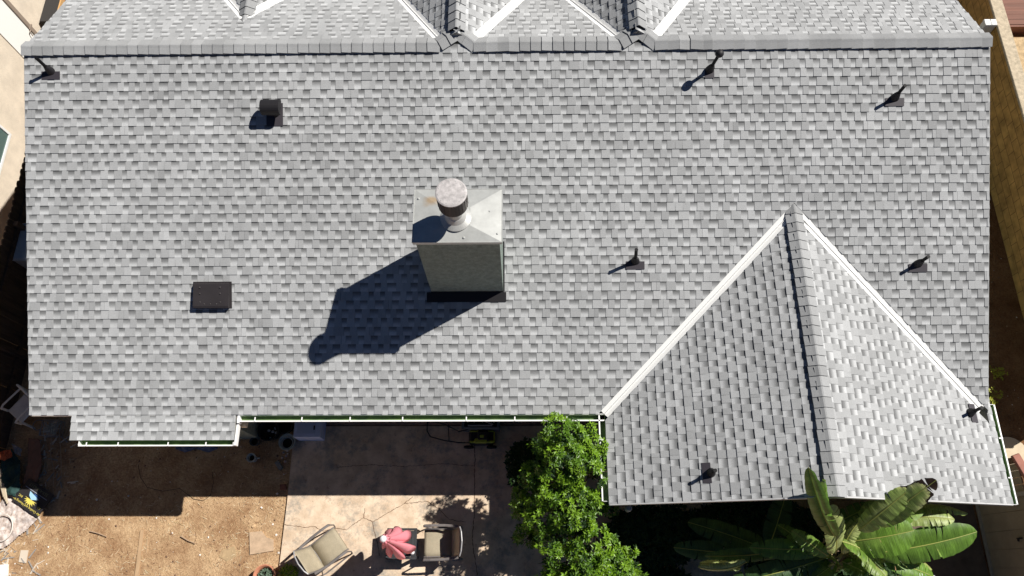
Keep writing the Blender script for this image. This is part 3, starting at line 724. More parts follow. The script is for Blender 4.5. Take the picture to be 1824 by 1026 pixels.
bwall = thing('block_wall', 'ochre concrete block wall with a pale cap along the right side of the house', 'wall', (18.45, 6, 0))
mb = MB(); mb.box((18.36, .4, 0), (18.60, 22, 1.49)); mb.build('masonry', block_mat(), bwall)
mb = MB(); mb.box((18.345, .38, 1.49), (18.615, 22, 1.55), bev=.01); mb.build('cap', mat('pale_wall_cap', (.56, .47, .34), .95, noise=.3, scale=14, fine=.2, bump=.6), bwall)
gp = thing('gate_post', 'white gate post with a square cap against the block wall right of the ridge', 'post', (18.25, 8.7, 0))
mb = MB(); mb.box((18.10, 8.60, 0), (18.22, 8.74, 1.50)); mb.box((18.225, 8.60, 0), (18.345, 8.74, 1.50)); mb.build('post', WHITE, gp)
mb = MB(); mb.box((18.09, 8.59, 1.50), (18.22, 8.75, 1.56), bev=.01); mb.box((18.225, 8.59, 1.50), (18.35, 8.75, 1.56), bev=.01); mb.build('cap', WHITE, gp)
mb = MB(); mb.box((16.6, 8.63, 1.28), (18.09, 8.69, 1.38)); mb.box((16.6, 8.63, .2), (18.09, 8.69, .3)); mb.build('rail', WHITE, gp)
mb = MB(); mb.slab([(18.6, .2), (40, .2), (40, 9.6), (19.4, 9.5), (18.6, 9.3)], -.02, .04); tag(mb.build('gravel_yard', mat('sandy_yard', (.55, .41, .24), .95, noise=.35, scale=12, fine=.2, bump=.5)), kind='structure')
dk_ = thing('brown_deck', 'reddish brown wooden deck in the far yard beyond the block wall', 'deck', (20.5, 10, 0))
mb = MB()
for k in range(30): mb.box((18.75, 9.7 + k * .152, .22), (26, 9.845 + k * .152, .26))
mb.box((18.75, 9.64, .0), (26, 9.69, .25)); mb.build('boards', mat('redwood_stain', (.20, .085, .055), .7, noise=.35, scale=3, stretch=(.2, 4, 1)), dk_)

# beige plank shed lower right
SHW = mat('beige_siding', (.30, .235, .155), .85, noise=.18, scale=3, fine=.08)
sh = thing('garden_shed', 'beige plank shed wall with a small dark latch at the lower right corner', 'shed', (17.2, -2, 0))
mb = MB(); y = -6
while y < -1.25:
    mb.box((16.60, y, 0.05), (16.622, y + .30, 2.1)); y += .306
mb.box((16.62, -6, 0), (18.6, -1.16, 2.09)); mb.build('siding', SHW, sh)
mb = MB(); mb.box((16.565, -6, .0), (16.60, -1.12, .06)); mb.box((16.585, -1.19, .06), (16.64, -1.12, 2.1)); mb.build('trim', mat('pale_trim', (.36, .31, .25), .7), sh)
c = at(1790, 958, 1.0); mb = MB(); mb.box((16.585, c.y - .06, .98), (16.60, c.y + .0, 1.02)); mb.box((16.57, c.y - .02, .99), (16.60, c.y, 1.12)); mb.build('latch', BLACK, sh)
gt = thing('plank_gate', 'tan plank gate with a dark top rail between the shed and the dirt yard', 'gate', (16.8, -.8, 0))
mb = MB(); 
for k in range(4): mb.box((16.66, -1.10 + k * .118, .1), (16.69, -.99 + k * .118, 1.35))
mb.build('boards', SHW, gt)
mb = MB(); mb.box((16.63, -.62, 0), (16.72, -.53, 1.4)); mb.build('post', mat('dark_brown_post', (.13, .07, .04), .8), gt)
bm = thing('red_beam', 'weathered red-brown timber beam lying on the plank gate at the right edge', 'beam', (17, -.7, 1.4))
mb = MB(); mb.box((-.07, -.55, 0), (.07, .25, .07), bev=.01); o = mb.build('timber', mat('red_brown_timber', (.34, .14, .10), .75, noise=.2), bm, local=True); bm.location = at(1820, 835, 1.42); bm.rotation_euler = (0, 0, .35)
cs = MB(); cs.lathe([(.0, 0), (.36, 0), (.36, .05), (0, .05)], at(1795, 822, 0) + Vector((0.05, .1, 0)), 28); tag(cs.build('round_stepping_slab', mat('pale_concrete', (.60, .50, .36), .9, noise=.1)), 'pale round concrete slab beside the right gutter', 'paver')
def weed(pos, n, label, r=.16, h=.2, colr=(.42, .45, .05)):
    mb = MB(); R = random.Random(int(pos.x * 100))
    for i in range(n):
        a = R.uniform(0, 6.28); t = R.uniform(.3, 1); c = pos + Vector((math.cos(a) * r * t, math.sin(a) * r * t, h * R.uniform(.3, 1)))
        mb.tube([pos, c], .003, 4)
        for j in range(5):
            b = R.uniform(0, 6.28); d = Vector((math.cos(b), math.sin(b), R.uniform(-.2, .6))); s_ = Vector((-d.y, d.x, 0)) * .012; L_ = R.uniform(.03, .05)
            mb.add([c, c + d * L_ * .5 + s_, c + d * L_, c + d * L_ * .5 - s_], [(0, 1, 2, 3)])
    o = mb.build('weed', mat('yellow_green_leaf', colr, .6, noise=.3, scale=20, trans=.3)); return tag(o, label, 'weed', 'weeds in the dirt by the right eave')
weed(at(1770, 666, 0), 22, 'upper of two yellow-green weeds in the dark dirt beside the right rake'); weed(at(1762, 706, 0), 20, 'lower yellow-green weed just above the right gutter end', .2)

# ---------------------------------------------------------------- trees and plants
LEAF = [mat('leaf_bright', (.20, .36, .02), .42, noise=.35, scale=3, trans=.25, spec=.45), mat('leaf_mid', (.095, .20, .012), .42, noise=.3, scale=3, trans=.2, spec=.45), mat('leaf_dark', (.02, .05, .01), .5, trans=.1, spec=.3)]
BARK = mat('bark', (.12, .09, .06), .9, noise=.4, scale=20)
def leaf_tree():
    R = random.Random(11)
    root = thing('leafy_tree', 'bright green leafy tree growing against the inner corner of the eaves', 'tree', (8.9, -1.3, 0))
    blobs = []
    for (u, v, z, r) in ((1000, 765, 2.75, .26), (1005, 815, 2.6, .38), (1040, 800, 2.5, .30), (1050, 845, 2.45, .36), (985, 860, 2.2, .36), (955, 850, 1.9, .24), (945, 905, 1.7, .22), (975, 925, 1.9, .34), (1020, 905, 2.3, .36), (1050, 900, 2.3, .22), (1000, 975, 1.9, .34), (1055, 975, 2.1, .38), (1030, 1020, 1.9, .40), (1095, 1000, 1.8, .30), (1085, 1040, 1.8, .4), (975, 1000, 1.5, .2), (1130, 1020, 1.5, .16), (985, 805, 2.3, .2), (950, 880, 1.5, .3), (940, 960, 1.2, .2), (1000, 1070, 1.6, .5), (960, 740 + 60, 2.1, .10), (1085, 905, 2.1, .10)):
        blobs.append((at(u, v, z), r))
    mb = MB(); segs = 0
    trunk = Vector((9.0, -1.4, 0)); fork = Vector((8.95, -1.35, .9))
    mb.tube([trunk, trunk.lerp(fork, .5) + Vector((.03, .02, 0)), fork], [.09, .075, .065], 10)
    tips = []
    for c, r in blobs:
        midp = fork.lerp(c, .5) + Vector((R.uniform(-.1, .1), R.uniform(-.1, .1), -.05)); mb.tube([fork, midp, c], [.035, .022, .008], 6)
        for k in range(7):
            d = Vector((R.gauss(0, 1), R.gauss(0, 1), R.gauss(0, 1))).normalized(); q = c + d * r * .85; mb.tube([c.lerp(midp, .2), c + d * r * .4, q], [.008, .006, .003], 4)
    mb.build('trunk', BARK, root)
    lb = MB()
    def cluster(c, out, mi):
        n = R.randint(5, 8); out = out.normalized(); a0 = R.uniform(0, 6.28)
        t1 = out.orthogonal().normalized(); t2 = out.cross(t1)
        for k in range(n):
            a = a0 + k * 2.4; tilt = R.uniform(.1, .8); L_ = R.uniform(.05, .085); wd = L_ * R.uniform(.17, .24)
            d = ((t1 * math.cos(a) + t2 * math.sin(a)) * (1 - tilt * .5) + out * tilt).normalized(); nrm = (out - d * out.dot(d)); nrm = nrm.normalized() if nrm.length > .01 else t1
            s_ = d.cross(nrm).normalized(); b = c + d * .006
            m1 = b + d * L_ * .5 - nrm * .003; tp = b + d * L_ - nrm * L_ * R.uniform(.05, .3)
            up = nrm * wd * .35
            lb.add([b, m1 + s_ * wd + up, tp, m1 - s_ * wd + up, m1], [(0, 4, 1), (4, 2, 1), (0, 3, 4), (4, 3, 2)], mi)
    for c, r in blobs:
        n = int(21 * (r / .3) ** 2) + 3
        for i in range(n):
            d = Vector((R.gauss(0, 1), R.gauss(0, 1), R.gauss(.35, .9))).normalized()
            rr = r * R.uniform(.66, 1.18)
            sc0 = c + Vector((d.x * rr, d.y * rr, d.z * rr * .9)); rs = R.uniform(.05, .10)
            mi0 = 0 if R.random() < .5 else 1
            if rr < r * .75: mi0 = 2  # inner leaves go dark green: crown shade put into the leaf colour
            for j in range(R.randint(5, 9)):
                e = Vector((R.gauss(0, 1), R.gauss(0, 1), R.gauss(.3, .8))).normalized(); q = sc0 + e * rs * R.uniform(.5, 1.1)
                if q.z > 2.42 and q.y > -.03: continue
                if q.x > XG + .0 and q.z < H + .05 and q.z > H - .2: continue
                if q.x > 9.9 and q.y > -1.2: continue
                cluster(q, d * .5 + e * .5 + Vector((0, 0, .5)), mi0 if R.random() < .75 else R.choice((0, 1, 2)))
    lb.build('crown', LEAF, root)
leaf_tree()
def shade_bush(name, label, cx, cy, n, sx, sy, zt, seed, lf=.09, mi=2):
    R = random.Random(seed); root = thing(name, label, 'shrub', (cx, cy, 0))
    lb = MB(); st = MB()
    for i in range(n):
        a = R.uniform(0, 6.28); t = math.sqrt(R.random()); z = R.uniform(.1, zt); c = Vector((cx + math.cos(a) * t * sx, cy + math.sin(a) * t * sy, z * (1 - .4 * t)))
        if i % 14 == 0: st.tube([(cx + math.cos(a) * t * sx * .3, cy + math.sin(a) * t * sy * .3, 0), c], .006, 4)
        for j in range(4):
            b = R.uniform(0, 6.28); d = Vector((math.cos(b), math.sin(b), R.uniform(-.3, .4))); s_ = Vector((-d.y, d.x, 0)) * lf * .22; L_ = lf * R.uniform(.7, 1.2)
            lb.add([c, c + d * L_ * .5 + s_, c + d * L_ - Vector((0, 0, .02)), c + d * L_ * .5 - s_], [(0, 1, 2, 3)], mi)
    st.build('stem', BARK, root); lb.build('foliage', LEAF, root); return root
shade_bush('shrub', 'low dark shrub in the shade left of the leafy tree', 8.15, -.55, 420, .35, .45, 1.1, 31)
shade_bush('shrub', 'dark shrub added as shade filler below the gable eave', 10.6, -1.75, 700, 1.0, .5, .6, 32, .12)  # undergrowth added to darken bare ground; its dark green holds the shade
shade_bush('shrub', 'dark shrub added as shade filler behind the large paddle leaves', 12.4, -1.7, 700, 1.2, .6, .5, 33, .12)
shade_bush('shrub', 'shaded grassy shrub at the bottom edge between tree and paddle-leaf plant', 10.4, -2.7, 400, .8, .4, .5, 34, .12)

def paddle_mat():
    m = bpy.data.materials.new('paddle_leaf'); m.use_nodes = True; nt = m.node_tree; L = nt.links.new; b = nt.nodes['Principled BSDF']; b.inputs['Roughness'].default_value = .42; b.inputs['Specular IOR Level'].default_value = .5
    at_ = N(nt, 'ShaderNodeVertexColor', layer_name='tone'); uv = N(nt, 'ShaderNodeUVMap'); sp = N(nt, 'ShaderNodeSeparateXYZ'); L(uv.outputs[0], sp.inputs[0])
    # veins run out from the midrib: stripes along u with a little noise
    nz = N(nt, 'ShaderNodeTexNoise'); nz.inputs['Scale'].default_value = 1.0; nz.inputs['Detail'].default_value = 4; mp = N(nt, 'ShaderNodeMapping'); mp.inputs['Scale'].default_value = (95, 3, 1); L(uv.outputs[0], mp.inputs[0]); L(mp.outputs[0], nz.inputs['Vector'])
    mr = N(nt, 'ShaderNodeMapRange'); mr.inputs[1].default_value = .3; mr.inputs[2].default_value = .7; mr.inputs[3].default_value = .62; mr.inputs[4].default_value = 1.32; L(nz.outputs['Fac'], mr.inputs[0])
    rp = N(nt, 'ShaderNodeValToRGB'); e = rp.color_ramp.elements; e[0].position = 0; e[0].color = (.022, .06, .032, 1); e[1].position = 1; e[1].color = (.58, .63, .25, 1); k = e.new(.5); k.color = (.16, .30, .035, 1)
    L(at_.outputs[0], rp.inputs[0]); mx = N(nt, 'ShaderNodeMix', data_type='RGBA', blend_type='MULTIPLY'); mx.inputs[0].default_value = 1; L(rp.outputs[0], mx.inputs[6]); L(mr.outputs[0], mx.inputs[7])
    n2 = N(nt, 'ShaderNodeTexNoise'); n2.inputs['Scale'].default_value = 6; n2.inputs['Detail'].default_value = 5; tc = N(nt, 'ShaderNodeTexCoord'); L(tc.outputs['Object'], n2.inputs['Vector'])
    m2 = N(nt, 'ShaderNodeMapRange'); m2.inputs[1].default_value = .35; m2.inputs[2].default_value = .65; m2.inputs[3].default_value = .75; m2.inputs[4].default_value = 1.15; L(n2.outputs['Fac'], m2.inputs[0])
    m3 = N(nt, 'ShaderNodeMix', data_type='RGBA', blend_type='MULTIPLY'); m3.inputs[0].default_value = 1; L(mx.outputs[2], m3.inputs[6]); L(m2.outputs[0], m3.inputs[7]); dq = N(nt, 'ShaderNodeMath', operation='MULTIPLY_ADD'); dq.inputs[1].default_value = 1.6; n7 = N(nt, 'ShaderNodeTexNoise'); n7.inputs['Scale'].default_value = 22; n7.inputs['Detail'].default_value = 5; L(tc.outputs['Object'], n7.inputs['Vector']); L(n7.outputs['Fac'], dq.inputs[0]); L(at_.outputs[0], dq.inputs[2])
    m6 = N(nt, 'ShaderNodeMapRange'); m6.inputs[1].default_value = 2.05; m6.inputs[2].default_value = 2.2; L(dq.outputs[0], m6.inputs[0])
    m7 = N(nt, 'ShaderNodeMix', data_type='RGBA'); m7.inputs[7].default_value = (.035, .022, .014, 1); L(m6.outputs[0], m7.inputs[0]); L(m3.outputs[2], m7.inputs[6]); m3 = m7
    L(m3.outputs[2], b.inputs['Base Color'])
    bp = N(nt, 'ShaderNodeBump'); bp.inputs['Strength'].default_value = .5; bp.inputs['Distance'].default_value = .01; L(nz.outputs['Fac'], bp.inputs['Height']); L(bp.outputs[0], b.inputs['Normal'])
    tr = N(nt, 'ShaderNodeBsdfTranslucent'); L(m3.outputs[2], tr.inputs[0]); ms = N(nt, 'ShaderNodeMixShader'); ms.inputs[0].default_value = .3; L(b.outputs[0], ms.inputs[1]); L(tr.outputs[0], ms.inputs[2]); L(ms.outputs[0], nt.nodes['Material Output'].inputs[0])
    return m
PAD = paddle_mat(); RIB = mat('leaf_midrib', (.34, .36, .09), .5); DRY = mat('dry_leaf_edge', (.055, .04, .025), .9, noise=.4)
PR = random.Random(77)
def paddle(root, base, tip, wd, droop=.12, fold=.25, roll=0, tone=.5, tears=3, curl=0, dry=0, shape=(.55, .85), stem=True, pu=0):
    base, tip = Vector(base), Vector(tip); ax = tip - base; Ln = ax.length; d = ax.normalized()
    upv = Vector((0, 0, 1)); side = d.cross(upv)
    if side.length < .1: side = Vector((1, 0, 0))
    side.normalize(); nrm = side.cross(d).normalized()
    side = (side * math.cos(roll) + nrm * math.sin(roll)).normalized(); nrm = side.cross(d).normalized()
    n = 34; mb = MB()
    def prof(t):
        return wd * (1 - abs(2 * t ** .85 - 1) ** 2.7) ** .6 if 0 < t < 1 else 0.004
    mid = []
    for i in range(n + 1):
        t = i / n; mid.append(base + ax * t + nrm * (droop * 4 * t * (1 - t)) * Ln + nrm * pu * t * t)
    for sg in (-1, 1):
        tearset = sorted(PR.sample(range(5, n - 3), tears + 2)); cuts = [0] + tearset + [n]
        for a, b in zip(cuts, cuts[1:]):
            dr = PR.uniform(-.06, .10); tn = tone * PR.uniform(.9, 1.1); sk = PR.uniform(0, .02)
            P = []; T = []; U = []; m = 5
            for i in range(a, b + 1):
                t = i / n; wv = prof(t)
                if a != 0 and i == a: tt_ = t + .006
                elif b != n and i == b: tt_ = t - .006 - sk
                else: tt_ = t
                dd = (mid[min(i + 1, n)] - mid[max(i - 1, 0)]).normalized()
                for j in range(m + 1):
                    f = j / m
                    ang = fold - (fold * 1.2 + dr + curl) * f
                    jit = (PR.uniform(-.006, .006) if j == m else 0)
                    q = mid[i] + dd * ((tt_ - t) * Ln * f + f * wv * .22) + side * sg * (wv * f * math.cos(ang) + jit) + nrm * (wv * f * math.sin(ang) + .006 * math.sin(i * 1.7 + sg) * f)
                    P.append(q); dd_ = max(0, (t - (1 - dry)) / max(dry, .01)) * 2.2 + max(0, (t - (1 - 2.4 * dry)) / max(dry, .01)) * f ** 3 * .9 if dry else 0; T.append(min(1.0, tn * (1 - .12 * f)) + dd_); U.append((t * Ln / 1.0 + f * wv * .22, f * .3))
            F_ = []; rows = b - a
            for i in range(rows):
                for j in range(m):
                    q = (i * (m + 1) + j, (i + 1) * (m + 1) + j, (i + 1) * (m + 1) + j + 1, i * (m + 1) + j + 1)
                    F_.append(q if sg > 0 else tuple(reversed(q)))
            k0 = len(mb.f); mb.add(P, F_, 0, T, U)
    leaf = mb.build('leaf', [PAD, DRY], root, smooth=True)
    rb = MB(); rb.tube([q + nrm * .004 for q in mid], [.009 * (1 - .8 * i / n) + .002 for i in range(n + 1)], 6); rb.build('midrib', RIB, leaf)
    return leaf
bop = thing('paddle_leaf_plant', 'large banana-like plant with torn green paddle leaves in front of the cross gable', 'plant', (13.35, -2.3, 0))
core = Vector((13.35, -2.35, .0))
hub = at(1495, 985, 1.5)
def pl(b, t, *a, **k): return paddle(bop, at(*b), at(*t), *a, **k)
pl((1560, 935, 3.1), (1668, 855, 3.95), .17, tone=.72, roll=.3, dry=.22, tears=2, droop=.05)                 # upper right, browned tip
pl((1530, 945, 3.0), (1625, 868, 3.7), .16, tone=.78, roll=.25, dry=.08, tears=2, droop=.06, shape=(.6, .8))
pl((1510, 965, 2.3), (1628, 945, 2.7), .30, tone=.55, roll=-.15, tears=1, droop=.1, shape=(.5, .7))       # bright round leaf
pl((1560, 985, 2.1), (1740, 947, 2.45), .27, tone=.42, roll=-.35, tears=2, droop=.06, fold=.3, shape=(.6, .75)) # long dark leaf
pl((1570, 925, 2.1), (1724, 915, 2.3), .13, tone=.9, roll=.9, tears=2, droop=.16, curl=.8)                     # pale curled leaf
pl((1505, 960, 2.2), (1645, 905, 2.6), .20, tone=.62, roll=.5, tears=5, droop=.1, fold=.1)
pl((1490, 975, 2.0), (1590, 880, 2.3), .15, tone=.75, roll=.2, tears=3, droop=.05)
pl((1487, 955, 3.0), (1440, 832, 4.45), .14, tone=.33, roll=1.0, tears=0, droop=.06, fold=1.1, curl=-.4, shape=(.75, .8))         # rolled upright leaf
pl((1494, 950, 3.0), (1470, 855, 4.2), .15, tone=.42, roll=-.9, tears=1, droop=-.04, fold=.9)
pl((1488, 985, 2.2), (1478, 900, 3.2), .19, tone=.95, roll=.0, tears=4, droop=.05, fold=.5)
pl((1470, 975, 1.6), (1335, 975, 1.75), .17, tone=.42, roll=.25, tears=1, droop=.10, shape=(.5, .6))          # left mid leaf
pl((1420, 975, 1.35), (1255, 990, 1.3), .13, tone=.30, roll=.4, tears=0, droop=.08)
pl((1330, 1000, 1.5), (1243, 1010, 1.5), .10, tone=1.0, roll=.7, tears=0, droop=.14, curl=.7, shape=(.6, .6)) 
pl((1320, 1012, 1.45), (1246, 1004, 1.45), .085, tone=.85, roll=-.4, tears=0, droop=.06, shape=(.6, .5))
pl((1480, 990, 1.5), (1295, 1040, 1.3), .20, tone=.12, roll=.1, tears=3, droop=.12, shape=(.55, .6))          # blue-dark leaf
pl((1380, 985, 1.0), (1225, 930, 1.0), .20, tone=.14, roll=-.1, tears=2, droop=.08)
pl((1330, 985, .9), (1200, 975, .9), .17, tone=.14, roll=.2, tears=1, droop=.08)
pl((1370, 975, 1.1), (1400, 880, 1.2), .20, tone=.10, roll=.1, tears=2, droop=.05)
pl((1510, 975, 1.8), (1580, 1030, 1.9), .19, tone=.66, roll=.5, tears=7, droop=.10, fold=.4)
pl((1500, 1000, 1.6), (1600, 1060, 1.5), .18, tone=.3, roll=.1, tears=2, droop=.12)
pl((1490, 1000, 1.5), (1400, 1060, 1.4), .16, tone=.35, roll=0, tears=3, droop=.12)
pl((1500, 1012, 1.4), (1570, 1022, 1.4), .10, tone=.75, roll=.4, tears=2, droop=.08)
pl((1600, 1000, 1.8), (1690, 985, 1.7), .13, tone=.6, roll=.6, tears=3, droop=.18, dry=.1)
pl((1450, 985, 1.75), (1500, 1015, 1.7), .10, tone=.6, roll=1.0, tears=2, droop=.2)
pl((1540, 1000, 1.7), (1660, 1015, 1.5), .12, tone=.8, roll=.8, tears=6, droop=.2, curl=.5)
pl((1475, 940, 1.3), (1555, 900, 1.5), .16, tone=.25, roll=.2, tears=2)
mb = MB(); R = random.Random(5)
for i in range(26):
    a = R.uniform(0, 6.28); r = R.uniform(.1, .5); e_ = hub + Vector((math.cos(a) * r, math.sin(a) * r * .6, R.uniform(-.1, .6)))
    s0 = core + Vector((math.cos(a) * .1, math.sin(a) * .1, 0)); mb.tube([s0, s0.lerp(e_, .5) + Vector((0, 0, .1)), e_], [.05, .03, .014], 7)
mb.build('stalk', mat('green_stalk', (.16, .20, .06), .6, noise=.3, scale=5), bop)
mb = MB()
for i in range(60):
    a = R.uniform(0, 6.28); r = R.uniform(.05, .45); c = hub + Vector((math.cos(a) * r, math.sin(a) * r * .7, R.uniform(-.2, .1))); b = R.uniform(0, 6.28); L_ = R.uniform(.06, .25)
    d = Vector((math.cos(b), math.sin(b), R.uniform(-.3, .5))) * L_; s_ = Vector((-d.y, d.x, 0)).normalized() * R.uniform(.006, .02)
    mb.add([c - s_, c + d * .5 - s_ * 1.2 + Vector((0, 0, .02)), c + d, c + d * .5 + s_ * 1.2 + Vector((0, 0, .02)), c + s_], [(0, 1, 2, 3, 4)], R.choice((0, 0, 1)))
mb.build('dry_bract', [mat('dry_bract', (.30, .20, .13), .8, noise=.4, scale=15), mat('pale_bract', (.55, .42, .22), .7)], bop)
pl((1575, 1000, 1.9), (1665, 1030, 1.6), .16, tone=.5, roll=.2, tears=3, droop=.1)
pl((1545, 1015, 1.7), (1560, 1080, 1.4), .17, tone=.25, roll=.1, tears=3, droop=.1)
pl((1450, 990, 1.9), (1385, 935, 2.0), .12, tone=.3, roll=-.3, tears=3, droop=.1)
pl((1535, 925, 2.0), (1560, 895, 2.2), .12, tone=.7, roll=.5, tears=3, droop=.05)
shade_bush('shrub', 'dense dark shrub added as shade filler at the foot of the paddle-leaf plant', 13.6, -2.5, 1100, 1.3, .7, .6, 35, .12)  # more added undergrowth, dark green in place of ground shade
pl((1500, 965, 2.4), (1560, 1010, 2.2), .17, tone=.6, roll=.7, tears=5, droop=.15, fold=.3)
pl((1515, 955, 2.3), (1600, 905, 2.5), .20, tone=.85, roll=-.2, tears=4, droop=.08)
pl((1590, 925, 2.3), (1700, 925, 2.5), .14, tone=.8, roll=.3, tears=3, droop=.1)
pl((1475, 990, 2.1), (1410, 945, 2.2), .12, tone=.62, roll=.3, tears=2, droop=.12)
pl((1500, 985, 2.2), (1530, 930, 2.5), .12, tone=1.0, roll=.8, tears=3, droop=.12, curl=.5)
# white planter at the bottom
c = at(1652, 1058, .75)
wp = thing('white_planter', 'white round planter at the bottom edge under the paddle leaves', 'planter', (c.x, c.y, 0))
mb = MB(); mb.lathe([(.20, 0), (.30, .70), (.34, .72), (.34, .76), (.30, .76), (.28, .66), (0, .64)], (c.x, c.y, 0), 36); mb.build('pot', mat('white_glaze', (.78, .79, .82), .35), wp)

# ---------------------------------------------------------------- patio furniture
STEEL = mat('taupe_powder_coat', (.155, .14, .135), .4, spec=.5); SLING = mat('tan_sling', (.36, .31, .22), .8, noise=.12, scale=6, fine=.15); SLINGD = mat('taupe_sling', (.20, .175, .12), .8, fine=.15)
def sling_chair(name, label, loc, rz):
    r = thing(name, label, 'chair', loc, rz, 'sling chairs beside the umbrella table')
    # seat and back, faces +x
    path = [(.30, .36), (.29, .405), (.24, .42), (.0, .40), (-.20, .385), (-.24, .42), (-.30, .60), (-.37, .86), (-.385, .90)]
    def sheet(pts, wd, name, m, sag=.012):
        mb = MB(); P = []; k = 6
        for x, z in pts:
            for j in range(k + 1):
                f = j / k * 2 - 1; P.append((x, f * wd, z - sag * (1 - f * f)))
        F_ = [(i * (k + 1) + j, (i + 1) * (k + 1) + j, (i + 1) * (k + 1) + j + 1, i * (k + 1) + j + 1) for i in range(len(pts) - 1) for j in range(k)]
        mb.add(P, F_); return mb.build(name, m, r, local=True, smooth=True, solid=.006)
    sheet(path[:5], .225, 'seat', SLING); sheet(path[4:], .225, 'backrest', SLING)
    for s_ in (-1, 1):
        mb = MB(); mb.tube([(x, s_ * .235, z) for x, z in path], .013, 8); mb.build('side_rail', STEEL, r, local=True)
        mb = MB(); mb.tube([(.29, s_ * .285, .56), (.27, s_ * .287, .61), (.15, s_ * .288, .635), (-.10, s_ * .286, .63), (-.34, s_ * .26, .66)], .024, 10, flat=.5); mb.build('armrest', STEEL, r, local=True)
        mb = MB(); mb.tube([(.29, s_ * .285, .57), (.31, s_ * .29, .3), (.27, s_ * .29, .05), (.20, s_ * .28, .015), (-.30, s_ * .28, .015), (-.36, s_ * .27, .05), (-.28, s_ * .25, .35), (-.2, s_ * .24, .39)], .014, 8); mb.build('leg', STEEL, r, local=True)
    mb = MB(); mb.tube([(-.385, -.235, .90), (-.41, -.16, .93), (-.425, 0, .945), (-.41, .16, .93), (-.385, .235, .90)], .012, 8); mb.build('top_rail', mat('brushed_rail', (.30, .30, .31), .35), r, local=True)
    mb = MB(); mb.tube([(.26, -.24, .37), (.26, .24, .37)], .012, 8); mb.tube([(-.2, -.24, .37), (-.2, .24, .37)], .012, 8); mb.build('crossbar', STEEL, r, local=True)
    return r
PZ = .05
c1 = at(582, 978, .45); sling_chair('sling_chair', 'tan sling patio chair turned diagonally left of the pink umbrella', (c1.x, c1.y, PZ), math.radians(38))
c2 = at(785, 967, .45); sling_chair('sling_chair', 'tan sling patio chair with curved rail right of the pink umbrella', (c2.x, c2.y, PZ), math.radians(181))
# low slatted table
tb = thing('side_table', 'small dark slatted table under the closed pink umbrella', 'table', (5.91, -1.93, PZ))
TBK = mat('charcoal_resin', (.035, .037, .04), .6, noise=.2, scale=6)
mb = MB(); tx0, tx1, ty0, ty1, tz = 5.64, 6.18, -2.19, -1.66, .50
for k in range(7):
    a = tx0 + .03 + k * (tx1 - tx0 - .06) / 7; mb.box((a + .003, ty0 + .045, tz - .018), (a + (tx1 - tx0 - .06) / 7 - .003, ty1 - .045, tz - .004))
for q in (((tx0, ty0, tz - .035), (tx1, ty0 + .04, tz)), ((tx0, ty1 - .04, tz - .035), (tx1, ty1, tz)), ((tx0, ty0 + .04, tz - .035), (tx0 + .03, ty1 - .04, tz)), ((tx1 - .03, ty0 + .04, tz - .035), (tx1, ty1 - .04, tz))): mb.box(*q)
mb.box((tx0 + .03, ty0 + .05, tz - .03), (tx1 - .03, ty1 - .05, tz - .02)); mb.build('tabletop', TBK, tb)
for x in (tx0 + .01, tx1 - .06):
    for y in (ty0 + .01, ty1 - .06): mb = MB(); mb.box((x, y, PZ), (x + .05, y + .05, tz - .036)); mb.build('leg', TBK, tb)
# umbrella
PINK = mat('pink_canvas', (.95, .36, .42), .75, fine=.08, trans=.25)
um = thing('closed_umbrella', 'closed pink patio umbrella with a white finial standing through the table', 'umbrella', (5.93, -1.93, PZ))
mb = MB(); mb.tube([(5.93, -1.93, PZ), (5.93, -1.93, 2.45)], .017, 12); mb.lathe([(.22, PZ), (.22, PZ + .06), (.05, PZ + .1), (.03, PZ + .3), (0, PZ + .3)], (5.93, -1.93, 0), 28); mb.build('pole', mat('grey_pole', (.4, .4, .4), .4, metal=.5), um)
mb = MB(); nf = 7; m = 98; rings = []; R = random.Random(4)
amp = [R.uniform(.75, 1.15) for _ in range(nf)]; ph = [R.uniform(-.15, .15) for _ in range(nf)]; lowz = [R.uniform(-.06, .1) for _ in range(nf)]
for (z, rb, lobe) in ((2.44, .012, 0), (2.40, .035, .02), (2.30, .05, .2), (2.1, .065, .45), (1.8, .09, .8), (1.5, .13, 1.0), (1.25, .175, 1.15), (1.05, .205, 1.2)):
    row = []
    for k in range(m):
        a = 2 * math.pi * k / m; fk = int(k / m * nf) % nf; ft = k / m * nf - int(k / m * nf)
        bump = math.sin(math.pi * ft) ** .45; r_ = rb * (1 - .45 * min(1, lobe) * (1 - bump) + .62 * lobe * bump * (amp[fk] - .35))
        aa = a + ph[fk] * lobe * bump + .25 * lobe * bump * math.sin(ft * math.pi)
        zz = z + (lowz[fk] + .06 * math.cos(2 * math.pi * ft)) * (1 if z < 1.1 else (.3 if z < 1.4 else 0))
        row.append((5.93 + r_ * math.cos(aa), -1.93 + r_ * math.sin(aa), zz))
    rings.append(row)
P = [q for r_ in rings for q in r_]; nr = len(rings)
mb.add(P, [(i * m + k, i * m + (k + 1) % m, (i + 1) * m + (k + 1) % m, (i + 1) * m + k) for i in range(nr - 1) for k in range(m)])
mb.build('canopy', PINK, um, smooth=True, solid=.004)
mb = MB(); mb.lathe([(0, -.045), (.03, -.04), (.052, -.01), (.05, .02), (.03, .042), (0, .05)], (5.93, -1.93, 2.48), 20); mb.build('finial', mat('white_plastic', (.8, .8, .8), .35), um, smooth=True)
